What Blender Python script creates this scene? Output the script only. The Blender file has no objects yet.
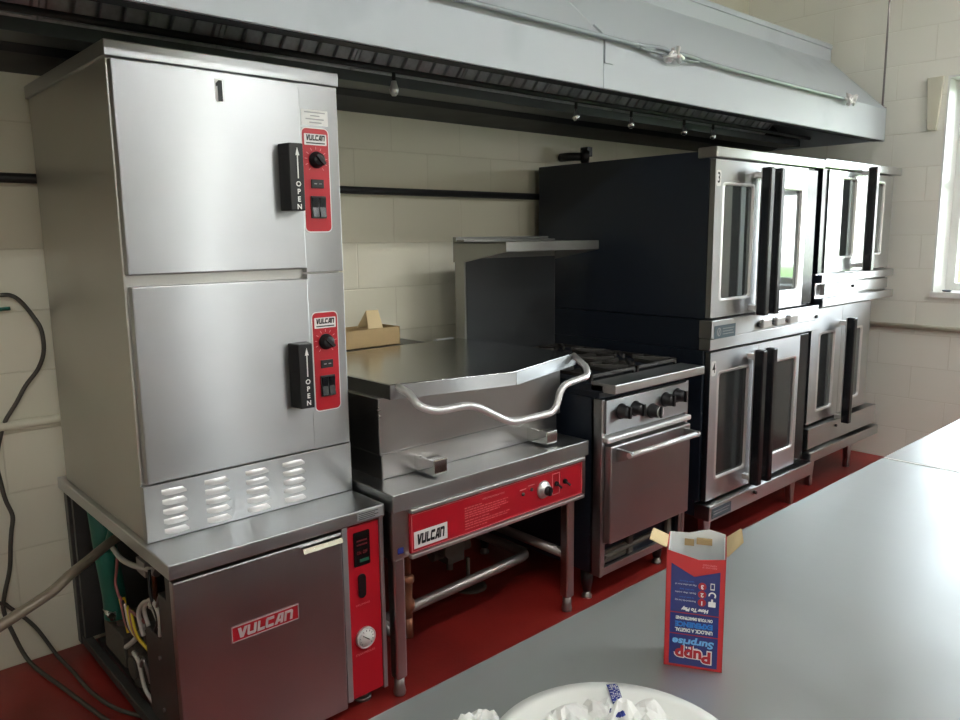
import bpy, bmesh, math, random
from mathutils import Vector, Matrix
random.seed(7)
SC = bpy.context.scene
COL = SC.collection
V = Vector

# ------------------------------------------------------------------ materials
def srgb(r, g, b):
    f = lambda c: (c/255/12.92) if c/255 <= .04045 else ((c/255+.055)/1.055)**2.4
    return (f(r), f(g), f(b), 1)

def new_mat(name):
    m = bpy.data.materials.new(name); m.use_nodes = True
    nt = m.node_tree; b = nt.nodes['Principled BSDF']
    return m, nt, b

def plain(name, col, rough=.5, metal=0, noise=0, nscale=20, emit=None, bump=0, coat=0, spec=None):
    m, nt, b = new_mat(name)
    b.inputs['Base Color'].default_value = col
    b.inputs['Roughness'].default_value = rough
    b.inputs['Metallic'].default_value = metal
    if coat: b.inputs['Coat Weight'].default_value = coat
    if spec is not None: b.inputs['Specular IOR Level'].default_value = spec
    if emit:
        b.inputs['Emission Color'].default_value = emit[0]
        b.inputs['Emission Strength'].default_value = emit[1]
    tc = nt.nodes.new('ShaderNodeTexCoord')
    n = nt.nodes.new('ShaderNodeTexNoise'); n.inputs['Scale'].default_value = nscale
    n.inputs['Detail'].default_value = 3
    nt.links.new(tc.outputs['Object'], n.inputs['Vector'])
    if noise:
        mx = nt.nodes.new('ShaderNodeMix'); mx.data_type = 'RGBA'
        mx.inputs[6].default_value = tuple(c*(1-noise) for c in col[:3])+(1,)
        mx.inputs[7].default_value = tuple(min(1, c*(1+noise)) for c in col[:3])+(1,)
        nt.links.new(n.outputs['Fac'], mx.inputs[0])
        nt.links.new(mx.outputs[2], b.inputs['Base Color'])
    mr = nt.nodes.new('ShaderNodeMapRange')
    mr.inputs['To Min'].default_value = max(0, rough*.85); mr.inputs['To Max'].default_value = min(1, rough*1.15)
    nt.links.new(n.outputs['Fac'], mr.inputs['Value']); nt.links.new(mr.outputs['Result'], b.inputs['Roughness'])
    if bump:
        bp = nt.nodes.new('ShaderNodeBump'); bp.inputs['Strength'].default_value = bump; bp.inputs['Distance'].default_value = .002
        nt.links.new(n.outputs['Fac'], bp.inputs['Height']); nt.links.new(bp.outputs['Normal'], b.inputs['Normal'])
    return m

def steel(name, col=(.60, .59, .57, 1), rough=.26, scale=(3, 3, 260), aniso=.75, vary=.10, smudge=.06, bump=.03, rot=.25, metal=1):
    """brushed stainless; grain lines run along the two low-scale axes"""
    m, nt, b = new_mat(name)
    b.inputs['Metallic'].default_value = metal
    tc = nt.nodes.new('ShaderNodeTexCoord')
    mp = nt.nodes.new('ShaderNodeMapping'); mp.inputs['Scale'].default_value = scale
    nt.links.new(tc.outputs['Object'], mp.inputs['Vector'])
    n = nt.nodes.new('ShaderNodeTexNoise'); n.inputs['Scale'].default_value = 1; n.inputs['Detail'].default_value = 4
    nt.links.new(mp.outputs['Vector'], n.inputs['Vector'])
    n2 = nt.nodes.new('ShaderNodeTexNoise'); n2.inputs['Scale'].default_value = 5; n2.inputs['Detail'].default_value = 5
    nt.links.new(tc.outputs['Object'], n2.inputs['Vector'])
    a = nt.nodes.new('ShaderNodeMath'); a.operation = 'MULTIPLY_ADD'
    a.inputs[1].default_value = vary; a.inputs[2].default_value = rough - vary/2
    nt.links.new(n.outputs['Fac'], a.inputs[0])
    a2 = nt.nodes.new('ShaderNodeMath'); a2.operation = 'MULTIPLY_ADD'; a2.inputs[1].default_value = smudge*2
    nt.links.new(n2.outputs['Fac'], a2.inputs[0]); nt.links.new(a.outputs[0], a2.inputs[2])
    nt.links.new(a2.outputs[0], b.inputs['Roughness'])
    mx = nt.nodes.new('ShaderNodeMix'); mx.data_type = 'RGBA'
    mx.inputs[6].default_value = tuple(c*.9 for c in col[:3])+(1,); mx.inputs[7].default_value = tuple(min(1, c*1.08) for c in col[:3])+(1,)
    nt.links.new(n2.outputs['Fac'], mx.inputs[0]); nt.links.new(mx.outputs[2], b.inputs['Base Color'])
    if aniso:
        b.inputs['Anisotropic'].default_value = aniso
        b.inputs['Anisotropic Rotation'].default_value = rot
        tg = nt.nodes.new('ShaderNodeTangent'); tg.direction_type = 'RADIAL'; tg.axis = 'Z'
        nt.links.new(tg.outputs['Tangent'], b.inputs['Tangent'])
    bp = nt.nodes.new('ShaderNodeBump'); bp.inputs['Strength'].default_value = bump; bp.inputs['Distance'].default_value = .001
    nt.links.new(n.outputs['Fac'], bp.inputs['Height']); nt.links.new(bp.outputs['Normal'], b.inputs['Normal'])
    return m

def block_mat(name, axis, col, xoff):
    """painted concrete block: raised coursing from a brick pattern, 0.41 x 0.205 m"""
    m, nt, b = new_mat(name)
    tc = nt.nodes.new('ShaderNodeTexCoord')
    sp = nt.nodes.new('ShaderNodeSeparateXYZ'); cb = nt.nodes.new('ShaderNodeCombineXYZ')
    nt.links.new(tc.outputs['Object'], sp.inputs[0])
    ad = nt.nodes.new('ShaderNodeMath'); ad.operation = 'ADD'; ad.inputs[1].default_value = xoff
    nt.links.new(sp.outputs[axis], ad.inputs[0]); nt.links.new(ad.outputs[0], cb.inputs[0]); nt.links.new(sp.outputs[2], cb.inputs[1])
    br = nt.nodes.new('ShaderNodeTexBrick'); br.offset = .5
    br.inputs['Scale'].default_value = 1; br.inputs['Brick Width'].default_value = .41; br.inputs['Row Height'].default_value = .205
    br.inputs['Mortar Size'].default_value = .0035; br.inputs['Mortar Smooth'].default_value = .6
    br.inputs['Color1'].default_value = (1, 1, 1, 1); br.inputs['Color2'].default_value = (.96, .96, .96, 1); br.inputs['Mortar'].default_value = (.90, .89, .87, 1)
    nt.links.new(cb.outputs[0], br.inputs['Vector'])
    n = nt.nodes.new('ShaderNodeTexNoise'); n.inputs['Scale'].default_value = 2.2; n.inputs['Detail'].default_value = 6
    nt.links.new(tc.outputs['Object'], n.inputs['Vector'])
    n3 = nt.nodes.new('ShaderNodeTexNoise'); n3.inputs['Scale'].default_value = 90; n3.inputs['Detail'].default_value = 4
    nt.links.new(tc.outputs['Object'], n3.inputs['Vector'])
    mx = nt.nodes.new('ShaderNodeMix'); mx.data_type = 'RGBA'
    mx.inputs[6].default_value = tuple(c*.93 for c in col[:3])+(1,); mx.inputs[7].default_value = col
    nt.links.new(n.outputs['Fac'], mx.inputs[0])
    mul = nt.nodes.new('ShaderNodeMix'); mul.data_type = 'RGBA'; mul.blend_type = 'MULTIPLY'; mul.inputs[0].default_value = 1
    nt.links.new(mx.outputs[2], mul.inputs[6]); nt.links.new(br.outputs['Color'], mul.inputs[7])
    nt.links.new(mul.outputs[2], b.inputs['Base Color'])
    b.inputs['Roughness'].default_value = .45
    inv = nt.nodes.new('ShaderNodeMath'); inv.operation = 'MULTIPLY_ADD'; inv.inputs[1].default_value = -1.0; inv.inputs[2].default_value = 1
    nt.links.new(br.outputs['Fac'], inv.inputs[0])
    ad2 = nt.nodes.new('ShaderNodeMath'); ad2.operation = 'MULTIPLY_ADD'; ad2.inputs[1].default_value = .12
    nt.links.new(n3.outputs['Fac'], ad2.inputs[0]); nt.links.new(inv.outputs[0], ad2.inputs[2])
    bp = nt.nodes.new('ShaderNodeBump'); bp.inputs['Strength'].default_value = .5; bp.inputs['Distance'].default_value = .003
    nt.links.new(ad2.outputs[0], bp.inputs['Height']); nt.links.new(bp.outputs['Normal'], b.inputs['Normal'])
    return m

def stained_paint(name, col, stain, rough):
    """painted sheet metal with soft scuffs"""
    m, nt, b = new_mat(name)
    tc = nt.nodes.new('ShaderNodeTexCoord')
    n = nt.nodes.new('ShaderNodeTexNoise'); n.inputs['Scale'].default_value = 1.7; n.inputs['Detail'].default_value = 4
    nt.links.new(tc.outputs['Object'], n.inputs['Vector'])
    cr = nt.nodes.new('ShaderNodeValToRGB'); cr.color_ramp.elements[0].position = .28; cr.color_ramp.elements[1].position = .42
    cr.color_ramp.elements[0].color = stain; cr.color_ramp.elements[1].color = col
    nt.links.new(n.outputs['Fac'], cr.inputs[0]); nt.links.new(cr.outputs[0], b.inputs['Base Color'])
    b.inputs['Roughness'].default_value = rough; b.inputs['Metallic'].default_value = .0
    return m

M = {}
M['steel'] = steel('brushed_stainless', (.40, .405, .408, 1), .27, (2, 2, 200), .95, .08, .05)
M['steel_mid'] = steel('dull_stainless', (.30, .30, .285, 1), .34, (3, 160, 30), 0, .1, .08)
M['steel_side'] = steel('brushed_stainless_side', (.49, .48, .45, 1), .27, (260, 3, 3), .5, .12, .12)
M['steel_top'] = steel('stainless_worktop', (.56, .57, .57, 1), .24, (2.5, 160, 30), 0, .08, .09, .02)
M['steel_lid'] = steel('stainless_lid', (.47, .48, .48, 1), .17, (3, 120, 30), 0, .06, .05, .02)
M['steel_door'] = steel('oven_stainless', (.56, .565, .57, 1), .26, (3, 3, 220), .9, .06, .05)
M['steel_base'] = steel('base_door_stainless', (.42, .405, .405, 1), .25, (3, 3, 220), .35, .04, .06, 0)
M['steel_pan'] = steel('pan_stainless', (.47, .455, .45, 1), .25, (3, 3, 220), .4, .05, .05, 0)
M['steel_dark'] = steel('grimy_stainless', (.22, .22, .21, 1), .38, (3, 160, 30), 0, .1, .1)
M['riser'] = steel('dark_riser_steel', (.085, .09, .095, 1), .36, (3, 160, 30), 0, .1, .12)  # riser front, much darker than the steel of the riser body
M['chrome'] = plain('polished_chrome', (.85, .85, .84, 1), .09, 1)
M['steel_bar'] = plain('polished_tube', (.78, .77, .76, 1), .32, .6)
M['trim'] = plain('satin_trim', (.62, .60, .59, 1), .34, .9)
M['frame_dark'] = plain('dark_frame_steel', (.10, .10, .095, 1), .45, .8, .2, 12)
M['table'] = steel('worktable_stainless', (.48, .50, .51, 1), .22, (60, 3, 30), 0, .06, .16, .012, metal=.8)
M['hood'] = stained_paint('hood_grey_paint', srgb(176, 182, 186), srgb(158, 164, 168), .5)
M['conduit'] = plain('grey_conduit', srgb(140, 147, 150), .4, .3)
M['hood_in'] = plain('dark_hood_interior', srgb(34, 38, 43), .55, .2, .25, 6)  # inside of the hood, much darker than its outer paint
M['filter'] = plain('greasy_filter_steel', (.50, .51, .53, 1), .45, .3, .3, 60)
M['trough'] = plain('drip_trough_steel', (.13, .14, .15, 1), .4, .7, .2, 10)
M['black_oven'] = plain('blue_black_enamel', srgb(24, 31, 42), .42, 0, .08, 4)
M['black'] = plain('black_plastic', srgb(22, 22, 24), .38)
M['black_gloss'] = plain('black_handle', srgb(18, 20, 24), .25)
M['iron'] = plain('cast_iron', srgb(62, 59, 56), .42, .5, .3, 60, bump=.4)
M['black_pipe'] = plain('black_gas_pipe', srgb(28, 28, 30), .5, 0, .2, 30)
M['silver'] = plain('silver_lettering', (.62, .61, .60, 1), .35, .35)
M['red'] = plain('red_panel', srgb(172, 20, 34), .34)
M['red_logo'] = plain('red_badge', srgb(165, 26, 38), .35)
M['white'] = plain('white_print', srgb(232, 230, 226), .5)
M['white_paint'] = plain('white_gloss_paint', srgb(236, 236, 232), .4)
M['paleline'] = plain('pale_pink_print', srgb(222, 140, 140), .5)
M['faint'] = plain('faint_red_print', srgb(214, 92, 96), .5)
M['ink'] = plain('black_print', srgb(15, 15, 16), .5)
M['grey_print'] = plain('grey_print', srgb(150, 150, 150), .5)
M['cream_pipe'] = plain('cream_painted_conduit', srgb(214, 210, 190), .4)
M['copper'] = plain('tarnished_copper', srgb(120, 75, 52), .45, .6, .35, 40)
M['galv'] = plain('galvanised_pipe', srgb(150, 143, 140), .35, .8, .15, 30)
M['hose'] = plain('green_rubber_hose', srgb(30, 100, 84), .4, 0, .1, 12)
M['drain'] = plain('brown_grey_conduit', srgb(120, 108, 92), .42, .3, .2, 25)
M['cable'] = plain('dark_grey_cable', srgb(70, 66, 58), .6)
M['yellow'] = plain('yellow_plastic', srgb(205, 180, 30), .5)
M['wire_white'] = plain('white_wire', srgb(190, 185, 175), .5)
M['wire_pink'] = plain('faded_red_wire', srgb(150, 90, 88), .5)
M['machinery'] = plain('dusty_machinery', srgb(82, 76, 68), .7, .2, .3, 30, bump=.3)
M['blue'] = plain('blue_sticker', srgb(40, 52, 130), .4)
M['card'] = plain('brown_cardboard', srgb(176, 150, 108), .8, 0, .08, 30)
M['card_pale'] = plain('pale_card', srgb(216, 194, 150), .8)
M['box_red'] = plain('toy_box_red', srgb(186, 40, 42), .35, 0, .04, 10)
M['box_blue'] = plain('toy_box_blue', srgb(34, 42, 108), .35)
M['box_lblue'] = plain('toy_box_light_blue', srgb(40, 120, 205), .4)
M['sky_blue'] = plain('toy_box_sky_blue', srgb(112, 175, 225), .4)
M['box_white'] = plain('toy_box_white_lining', srgb(225, 228, 228), .6)
M['paper'] = plain('white_paper', srgb(240, 240, 236), .7)
M['plate'] = plain('white_plate', srgb(238, 239, 234), .35)
M['ceiling'] = plain('ceiling_paint', srgb(225, 224, 214), .8, 0, .03, 3)
M['wood'] = plain('varnished_wood', srgb(150, 96, 62), .5, 0, .15, 14)
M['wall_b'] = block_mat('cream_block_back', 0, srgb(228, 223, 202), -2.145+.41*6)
M['wall_r'] = block_mat('cream_block_right', 1, srgb(248, 246, 234), .12)  # same paint as the back wall; lighter colour stands in for stronger light
M['wall_f'] = block_mat('tan_block_front', 0, srgb(168, 160, 140), 0)  # unseen wall, coloured darker so the steel fronts reflect less brightness
M['lamp'] = plain('lamp_tube', (1, 1, 1, 1), .5, emit=((.95, .98, 1, 1), 44))
M['brick_out'] = plain('distant_brick', srgb(165, 98, 74), .9, 0, .15, 3)
M['lawn'] = plain('lawn_green', srgb(96, 128, 60), .95, 0, .3, 1.5)
M['leaves'] = plain('tree_green', srgb(84, 112, 62), .95, 0, .4, 2)
M['display'] = plain('black_display', srgb(16, 18, 18), .2)
M['led_red'] = plain('dim_red_digits', srgb(110, 25, 30), .4)
M['green'] = plain('green_switch', srgb(30, 95, 70), .4)
M['slate'] = plain('slate_nameplate', srgb(70, 88, 98), .4)

def floor_mat():
    m, nt, b = new_mat('red_epoxy_floor')
    tc = nt.nodes.new('ShaderNodeTexCoord')
    n = nt.nodes.new('ShaderNodeTexNoise'); n.inputs['Scale'].default_value = 1.6; n.inputs['Detail'].default_value = 6
    nt.links.new(tc.outputs['Object'], n.inputs['Vector'])
    cr = nt.nodes.new('ShaderNodeValToRGB')
    cr.color_ramp.elements[0].position = .3; cr.color_ramp.elements[0].color = srgb(104, 30, 27)
    cr.color_ramp.elements[1].position = .7; cr.color_ramp.elements[1].color = srgb(150, 38, 31)
    nt.links.new(n.outputs['Fac'], cr.inputs[0]); nt.links.new(cr.outputs[0], b.inputs['Base Color'])
    b.inputs['Roughness'].default_value = .38
    n2 = nt.nodes.new('ShaderNodeTexNoise'); n2.inputs['Scale'].default_value = 60
    nt.links.new(tc.outputs['Object'], n2.inputs['Vector'])
    bp = nt.nodes.new('ShaderNodeBump'); bp.inputs['Strength'].default_value = .15; bp.inputs['Distance'].default_value = .002
    nt.links.new(n2.outputs['Fac'], bp.inputs['Height']); nt.links.new(bp.outputs['Normal'], b.inputs['Normal'])
    return m
M['floor'] = floor_mat()

def glass_mat(name, tint, rough=.03):
    m = bpy.data.materials.new(name); m.use_nodes = True; nt = m.node_tree; nt.nodes.clear()
    o = nt.nodes.new('ShaderNodeOutputMaterial'); mix = nt.nodes.new('ShaderNodeMixShader')
    t = nt.nodes.new('ShaderNodeBsdfTransparent'); g = nt.nodes.new('ShaderNodeBsdfGlossy')
    t.inputs[0].default_value = tint; g.inputs['Roughness'].default_value = rough
    f = nt.nodes.new('ShaderNodeFresnel'); f.inputs[0].default_value = 1.5
    nt.links.new(f.outputs[0], mix.inputs[0]); nt.links.new(t.outputs[0], mix.inputs[1]); nt.links.new(g.outputs[0], mix.inputs[2])
    nt.links.new(mix.outputs[0], o.inputs[0])
    return m
M['pane'] = glass_mat('window_glass', (.95, .97, .97, 1))
def mirror_glass(name, col, spec_metal, rough):
    return plain(name, col, rough, spec_metal)
M['oven_glass'] = plain('coated_oven_glass', (.20, .22, .22, 1), .06, .85)
M['oven_glass_dark'] = plain('grubby_oven_glass', (.07, .075, .075, 1), .15, .6)

# ------------------------------------------------------------------ geometry helpers
WORLD = {}
class B:
    def __init__(s): s.bm = bmesh.new()
    def hull(s, pts, faces, smooth=False):
        vs = [s.bm.verts.new(V(p)) for p in pts]
        for f in faces:
            fc = s.bm.faces.new([vs[i] for i in f]); fc.smooth = smooth
        return s
    def box(s, x0, x1, y0, y1, z0, z1):
        p = [(x0,y0,z0),(x1,y0,z0),(x1,y1,z0),(x0,y1,z0),(x0,y0,z1),(x1,y0,z1),(x1,y1,z1),(x0,y1,z1)]
        return s.hull(p, [(0,3,2,1),(4,5,6,7),(0,1,5,4),(1,2,6,5),(2,3,7,6),(3,0,4,7)])
    def obox(s, c, ax, ay, az):
        c, ax, ay, az = V(c), V(ax), V(ay), V(az)
        p = [c-ax-ay-az, c+ax-ay-az, c+ax+ay-az, c-ax+ay-az, c-ax-ay+az, c+ax-ay+az, c+ax+ay+az, c-ax+ay+az]
        return s.hull(p, [(0,3,2,1),(4,5,6,7),(0,1,5,4),(1,2,6,5),(2,3,7,6),(3,0,4,7)])
    def extrude(s, pts, d):
        """closed 3-D polygon extruded by vector d"""
        pts = [V(p) for p in pts]; d = V(d); n = len(pts)
        a = [s.bm.verts.new(p) for p in pts]; b = [s.bm.verts.new(p+d) for p in pts]
        s.bm.faces.new(a[::-1]); s.bm.faces.new(b)
        for i in range(n):
            j = (i+1) % n; s.bm.faces.new((a[i], a[j], b[j], b[i]))
        return s
    def flat(s, pts2, fr, depth=.001, off=0):
        """2-D polygon laid on a face frame (origin, right, up), standing out by depth"""
        o, r, u = V(fr[0]), V(fr[1]), V(fr[2]); n = r.cross(u)
        return s.extrude([o+r*p[0]+u*p[1]+n*off for p in pts2], n*depth)
    def ring(s, c, n, rad, seg):
        n = V(n).normalized(); t = V((0,0,1)) if abs(n.z) < .9 else V((1,0,0))
        a = n.cross(t).normalized(); b = n.cross(a)
        return [s.bm.verts.new(V(c)+a*rad*math.cos(2*math.pi*i/seg)+b*rad*math.sin(2*math.pi*i/seg)) for i in range(seg)]
    def skin(s, rings, cap=True):
        seg = len(rings[0])
        for q in range(len(rings)-1):
            for i in range(seg):
                j = (i+1) % seg
                f = s.bm.faces.new((rings[q][i], rings[q][j], rings[q+1][j], rings[q+1][i])); f.smooth = True
        if cap:
            s.bm.faces.new(rings[0][::-1]); s.bm.faces.new(rings[-1])
        return s
    def cyl(s, a, b, r, r2=None, seg=20):
        a, b = V(a), V(b); n = b-a
        return s.skin([s.ring(a, n, r, seg), s.ring(b, n, r if r2 is None else r2, seg)])
    def lathe(s, o, axis, prof, seg=28):
        o, axis = V(o), V(axis).normalized()
        return s.skin([s.ring(o+axis*h, axis, max(r, .0002), seg) for r, h in prof])
    def tube(s, path, rad, seg=12):
        P = [V(p) for p in path]; n = len(P)
        rads = rad if isinstance(rad, (list, tuple)) else [rad]*n
        T = [(P[min(i+1, n-1)]-P[max(i-1, 0)]).normalized() for i in range(n)]
        t = V((0,0,1)) if abs(T[0].z) < .9 else V((1,0,0))
        a = T[0].cross(t).normalized(); rings = []
        for i in range(n):
            a = (a - T[i]*a.dot(T[i])).normalized(); b = T[i].cross(a)
            rings.append([s.bm.verts.new(P[i]+a*rads[i]*math.cos(2*math.pi*k/seg)+b*rads[i]*math.sin(2*math.pi*k/seg)) for k in range(seg)])
        return s.skin(rings)

def smooth_path(pts, n=6):
    """Catmull-Rom through the points"""
    P = [V(p) for p in pts]; out = []
    for i in range(len(P)-1):
        p0, p1, p2, p3 = P[max(i-1,0)], P[i], P[i+1], P[min(i+2,len(P)-1)]
        for k in range(n):
            t = k/n
            out.append(.5*((2*p1)+(p2-p0)*t+(2*p0-5*p1+4*p2-p3)*t*t+(3*p1-3*p2+p3-p0)*t**3))
    out.append(P[-1]); return out
def rounded(pts, r, n=5):
    P = [V(p) for p in pts]; out = [P[0]]
    for i in range(1, len(P)-1):
        a = (P[i-1]-P[i]); b = (P[i+1]-P[i]); d = min(r, a.length*.45, b.length*.45)
        s0 = P[i]+a.normalized()*d; s1 = P[i]+b.normalized()*d
        for k in range(n+1):
            t = k/n; out.append(s0*(1-t)**2+P[i]*2*t*(1-t)+s1*t*t)
    out.append(P[-1]); return out
def rrect(x0, x1, z0, z1, r, n=5):
    out = []
    for cx, cz, a0 in ((x1-r, z0+r, -90), (x1-r, z1-r, 0), (x0+r, z1-r, 90), (x0+r, z0+r, 180)):
        for k in range(n+1):
            a = math.radians(a0+90*k/n); out.append((cx+r*math.cos(a), cz+r*math.sin(a)))
    return out

def wloc(o):
    return WORLD.get(o.name, V((0,0,0))) if o else V((0,0,0))
def obj(name, b, mat, parent=None, bevel=0, label=None, recalc=True):
    bm = b.bm
    if recalc: bmesh.ops.recalc_face_normals(bm, faces=bm.faces)
    off = wloc(parent)
    if parent is None:
        # origin at the base centre of the geometry
        xs = [v.co for v in bm.verts]
        off = V(((min(p.x for p in xs)+max(p.x for p in xs))/2, (min(p.y for p in xs)+max(p.y for p in xs))/2, min(p.z for p in xs)))
    bmesh.ops.translate(bm, vec=-off, verts=bm.verts)
    me = bpy.data.meshes.new(name); bm.to_mesh(me); bm.free()
    me.materials.append(mat)
    o = bpy.data.objects.new(name, me); COL.objects.link(o)
    if parent is None:
        o.location = off
    else:
        o.parent = parent
    WORLD[o.name] = off.copy()
    if bevel:
        md = o.modifiers.new('bevel', 'BEVEL'); md.width = bevel; md.segments = 2; md.limit_method = 'ANGLE'
        md.angle_limit = math.radians(40)
    if label: o['label'] = label
    return o
def tag(o, label, cat, group=None, kind=None):
    o['label'] = label; o['category'] = cat
    if group: o['group'] = group
    if kind: o['kind'] = kind
    return o
def thing(name, label, cat, loc, group=None):
    o = bpy.data.objects.new(name, None); COL.objects.link(o); o.location = loc
    o.empty_display_size = .1
    WORLD[o.name] = V(loc); tag(o, label, cat, group); return o
def struct(name, b, mat, parent=None, bevel=0):
    bm = b.bm; bmesh.ops.recalc_face_normals(bm, faces=bm.faces)
    me = bpy.data.meshes.new(name); bm.to_mesh(me); bm.free(); me.materials.append(mat)
    o = bpy.data.objects.new(name, me); COL.objects.link(o)
    if parent: o.parent = parent
    else: o['kind'] = 'structure'
    WORLD[o.name] = V((0,0,0))
    if bevel:
        md = o.modifiers.new('bevel', 'BEVEL'); md.width = bevel; md.segments = 2; md.limit_method = 'ANGLE'
    return o
def text(name, s, fr, h, mat, parent, bold=.0, sx=1, align='CENTER', depth=.0006, label=None, spacing=1, shear=0, fit=None):
    """lettering standing on a face frame (centre, right, up); h = cap height"""
    cu = bpy.data.curves.new('lettering', 'FONT'); cu.body = s; cu.size = h/.73
    cu.align_x = align; cu.align_y = 'CENTER'; cu.extrude = 0; cu.offset = bold; cu.space_character = spacing; cu.shear = shear
    cu.resolution_u = 3
    t = bpy.data.objects.new('lettering', cu)
    me = bpy.data.meshes.new_from_object(t)
    bpy.data.objects.remove(t); bpy.data.curves.remove(cu)
    o3, r, u = V(fr[0]), V(fr[1]), V(fr[2]); n = r.cross(u)
    xs = [v.co.x for v in me.vertices]
    if fit and xs: sx = fit/(max(xs)-min(xs))
    off = wloc(parent)
    for v in me.vertices: v.co = o3+r*(v.co.x*sx)+u*v.co.y+n*(depth)-off
    me.materials.clear(); me.materials.append(mat)
    o = bpy.data.objects.new(name, me); COL.objects.link(o); o.parent = parent; WORLD[o.name] = off.copy()
    if label: o['label'] = label
    return o

def vulcan(name, fr, w, h, mat, parent, depth=.001, slant=.0, label=None):
    """heavy block word: V U L C A n, left-bottom of the word at the frame origin"""
    b = B(); s = .25
    G = {
     'V': [[(0,1),(.34,1),(.52,.42),(.70,1),(1.04,1),(.70,0),(.34,0)]],
     'U': [[(0,.12),(s,.12),(s,1),(0,1)], [(.70-.0,.12),(.97,.12),(.97,1),(.70,1)], [(0,.12),(.12,0),(.85,0),(.97,.12),(.97,.26),(0,.26)]],
     'L': [[(0,0),(s,0),(s,1),(0,1)], [(s,0),(.80,0),(.80,.26),(s,.26)]],
     'C': [[(0,.12),(s,.12),(s,.88),(0,.88)], [(0,.12),(.12,0),(.9,0),(.9,.26),(0,.26)], [(0,.74),(.9,.74),(.9,1),(.12,1),(0,.88)]],
     'A': [[(0,0),(.32,0),(.62,1),(.36,1)], [(.52,1),(.95,1),(.95,0),(.66,0),(.66,.8),(.52,.8)], [(.2,.2),(.7,.2),(.7,.42),(.26,.42)]],
     'n': [[(0,0),(s,0),(s,1),(0,1)], [(s,.74),(.97,.74),(.97,.86),(.85,1),(s,1)], [(.70,0),(.97,0),(.97,.8),(.70,.8)]],
    }
    adv = {'V': 1.08, 'U': 1.13, 'L': .90, 'C': 1.04, 'A': 1.09, 'n': 1.0}
    tot = sum(adv[c] for c in 'VULCAn'); k = w/tot; x = 0
    for c in 'VULCAn':
        for i, p in enumerate(G[c]):
            b.flat([((x+q[0])*k + slant*q[1]*h, q[1]*h) for q in p], fr, depth + i*.00012)
        x += adv[c]
    return obj(name, b, mat, parent, label=label)

FR = lambda x, y, z: ((x, y, z), (1, 0, 0), (0, 0, 1))      # a face that looks towards -y

# ------------------------------------------------------------------ room
XR, YB, XL, YF, ZC = 5.25, 2.942, -2.6, -2.9, 3.35
T = .2
def wall_with_holes(name, mat, axis, pos, a0, a1, holes, thick):
    """wall in the plane axis=pos, running a0..a1, z 0..ZC, with rectangular holes (a,b,z0,z1)"""
    b = B(); cuts = sorted(set([a0, a1]+[h[0] for h in holes]+[h[1] for h in holes]))
    def slab(p, q, z0, z1):
        lo, hi = min(pos, pos+thick), max(pos, pos+thick)
        if axis == 'x': b.box(lo, hi, p, q, z0, z1)
        else: b.box(p, q, lo, hi, z0, z1)
    for p, q in zip(cuts, cuts[1:]):
        hs = [h for h in holes if h[0] <= p and h[1] >= q]
        if not hs: slab(p, q, 0, ZC)
        else: slab(p, q, 0, hs[0][2]); slab(p, q, hs[0][3], ZC)
    return struct(name, b, mat)

struct('floor', B().box(XL-T, XR+T, YF-T, YB+T, -.1, 0), M['floor'])
struct('ceiling', B().box(XL-T, XR+T, YF-T, YB+T, ZC, ZC+.1), M['ceiling'])
struct('wall_back', B().box(XL-T, XR+T, YB, YB+T, 0, ZC), M['wall_b'])
W1 = (.72, 1.648, 1.085, 2.36)
TR = .30
W1b = (-1.0, -.15, 1.085, 2.36)
wall_with_holes('wall_right', M['wall_r'], 'x', XR, YF, YB, [W1b, W1], TR)
struct('wall_left', B().box(XL-T, XL, YF, YB, 0, ZC), M['wall_r'])
W2, W3, W4 = (2.88, 3.20, 1.1, 2.5), (3.80, 4.00, 1.1, 2.5), (-.9, -.4, 1.1, 2.5)
wall_with_holes('wall_front', M['wall_f'], 'y', YF-T, XL-T, XR+T, [W4, W2, W3], T)

def window_right(name, w):
    y0, y1, z0, z1 = w
    b = B()   # painted reveal lining the opening
    b.box(XR+.0005, XR+TR-.01, y1-.012, y1-.001, z0+.006, z1-.013); b.box(XR+.0005, XR+TR-.01, y0+.001, y0+.012, z0+.006, z1-.013)
    b.box(XR+.0005, XR+TR-.01, y0+.001, y1-.001, z1-.012, z1-.001)
    root = struct(name, b, M['white_paint'])
    struct('window_sill', B().box(XR+.0005, XR+TR-.01, y0+.002, y1-.002, z0+.0005, z0+.005).box(XR-.018, XR-.0005, y0-.02, y1+.0, z0-.03, z0+.004), M['white_paint'], root)
    f = B(); xg = XR+.24
    for a, c in ((y0+.013, y0+.06), (y1-.06, y1-.013)): f.box(xg-.02, xg+.03, a, c, z0+.006, z1-.013)
    f.box(xg-.018, xg+.028, y0+.0605, y1-.0605, z0+.006, z0+.05); f.box(xg-.018, xg+.028, y0+.0605, y1-.0605, z1-.06, z1-.013)
    f.box(xg-.025, xg+.025, y0+.0605, y1-.0605, 1.72, 1.76)
    struct('window_sash', f, M['white_paint'], root)
    struct('window_pane', B().box(xg, xg+.006, y0+.03, y1-.03, z0+.03, z1-.03), M['pane'], root)
    return root
window_right('window_1', W1); window_right('window_2', W1b)
def window_front(name, w):
    x0, x1, z0, z1 = w; b = B()
    for a, c in ((x0, x0+.03), (x1-.03, x1)): b.box(a, c, YF-.15, YF-.08, z0, z1)
    for a, c in ((z0, z0+.06), (z1-.06, z1), (1.78, 1.83)): b.box(x0, x1, YF-.15, YF-.08, a, c)
    root = struct(name, b, M['white_paint'])
    struct('window_pane', B().box(x0, x1, YF-.12, YF-.114, z0, z1), M['pane'], root)
    struct('window_sill', B().box(x0-.05, x1+.05, YF-.08, YF+.04, z0-.04, z0), M['white_paint'], root)
window_front('window_3', W2); window_front('window_4', W3); window_front('window_5', W4)

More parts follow.
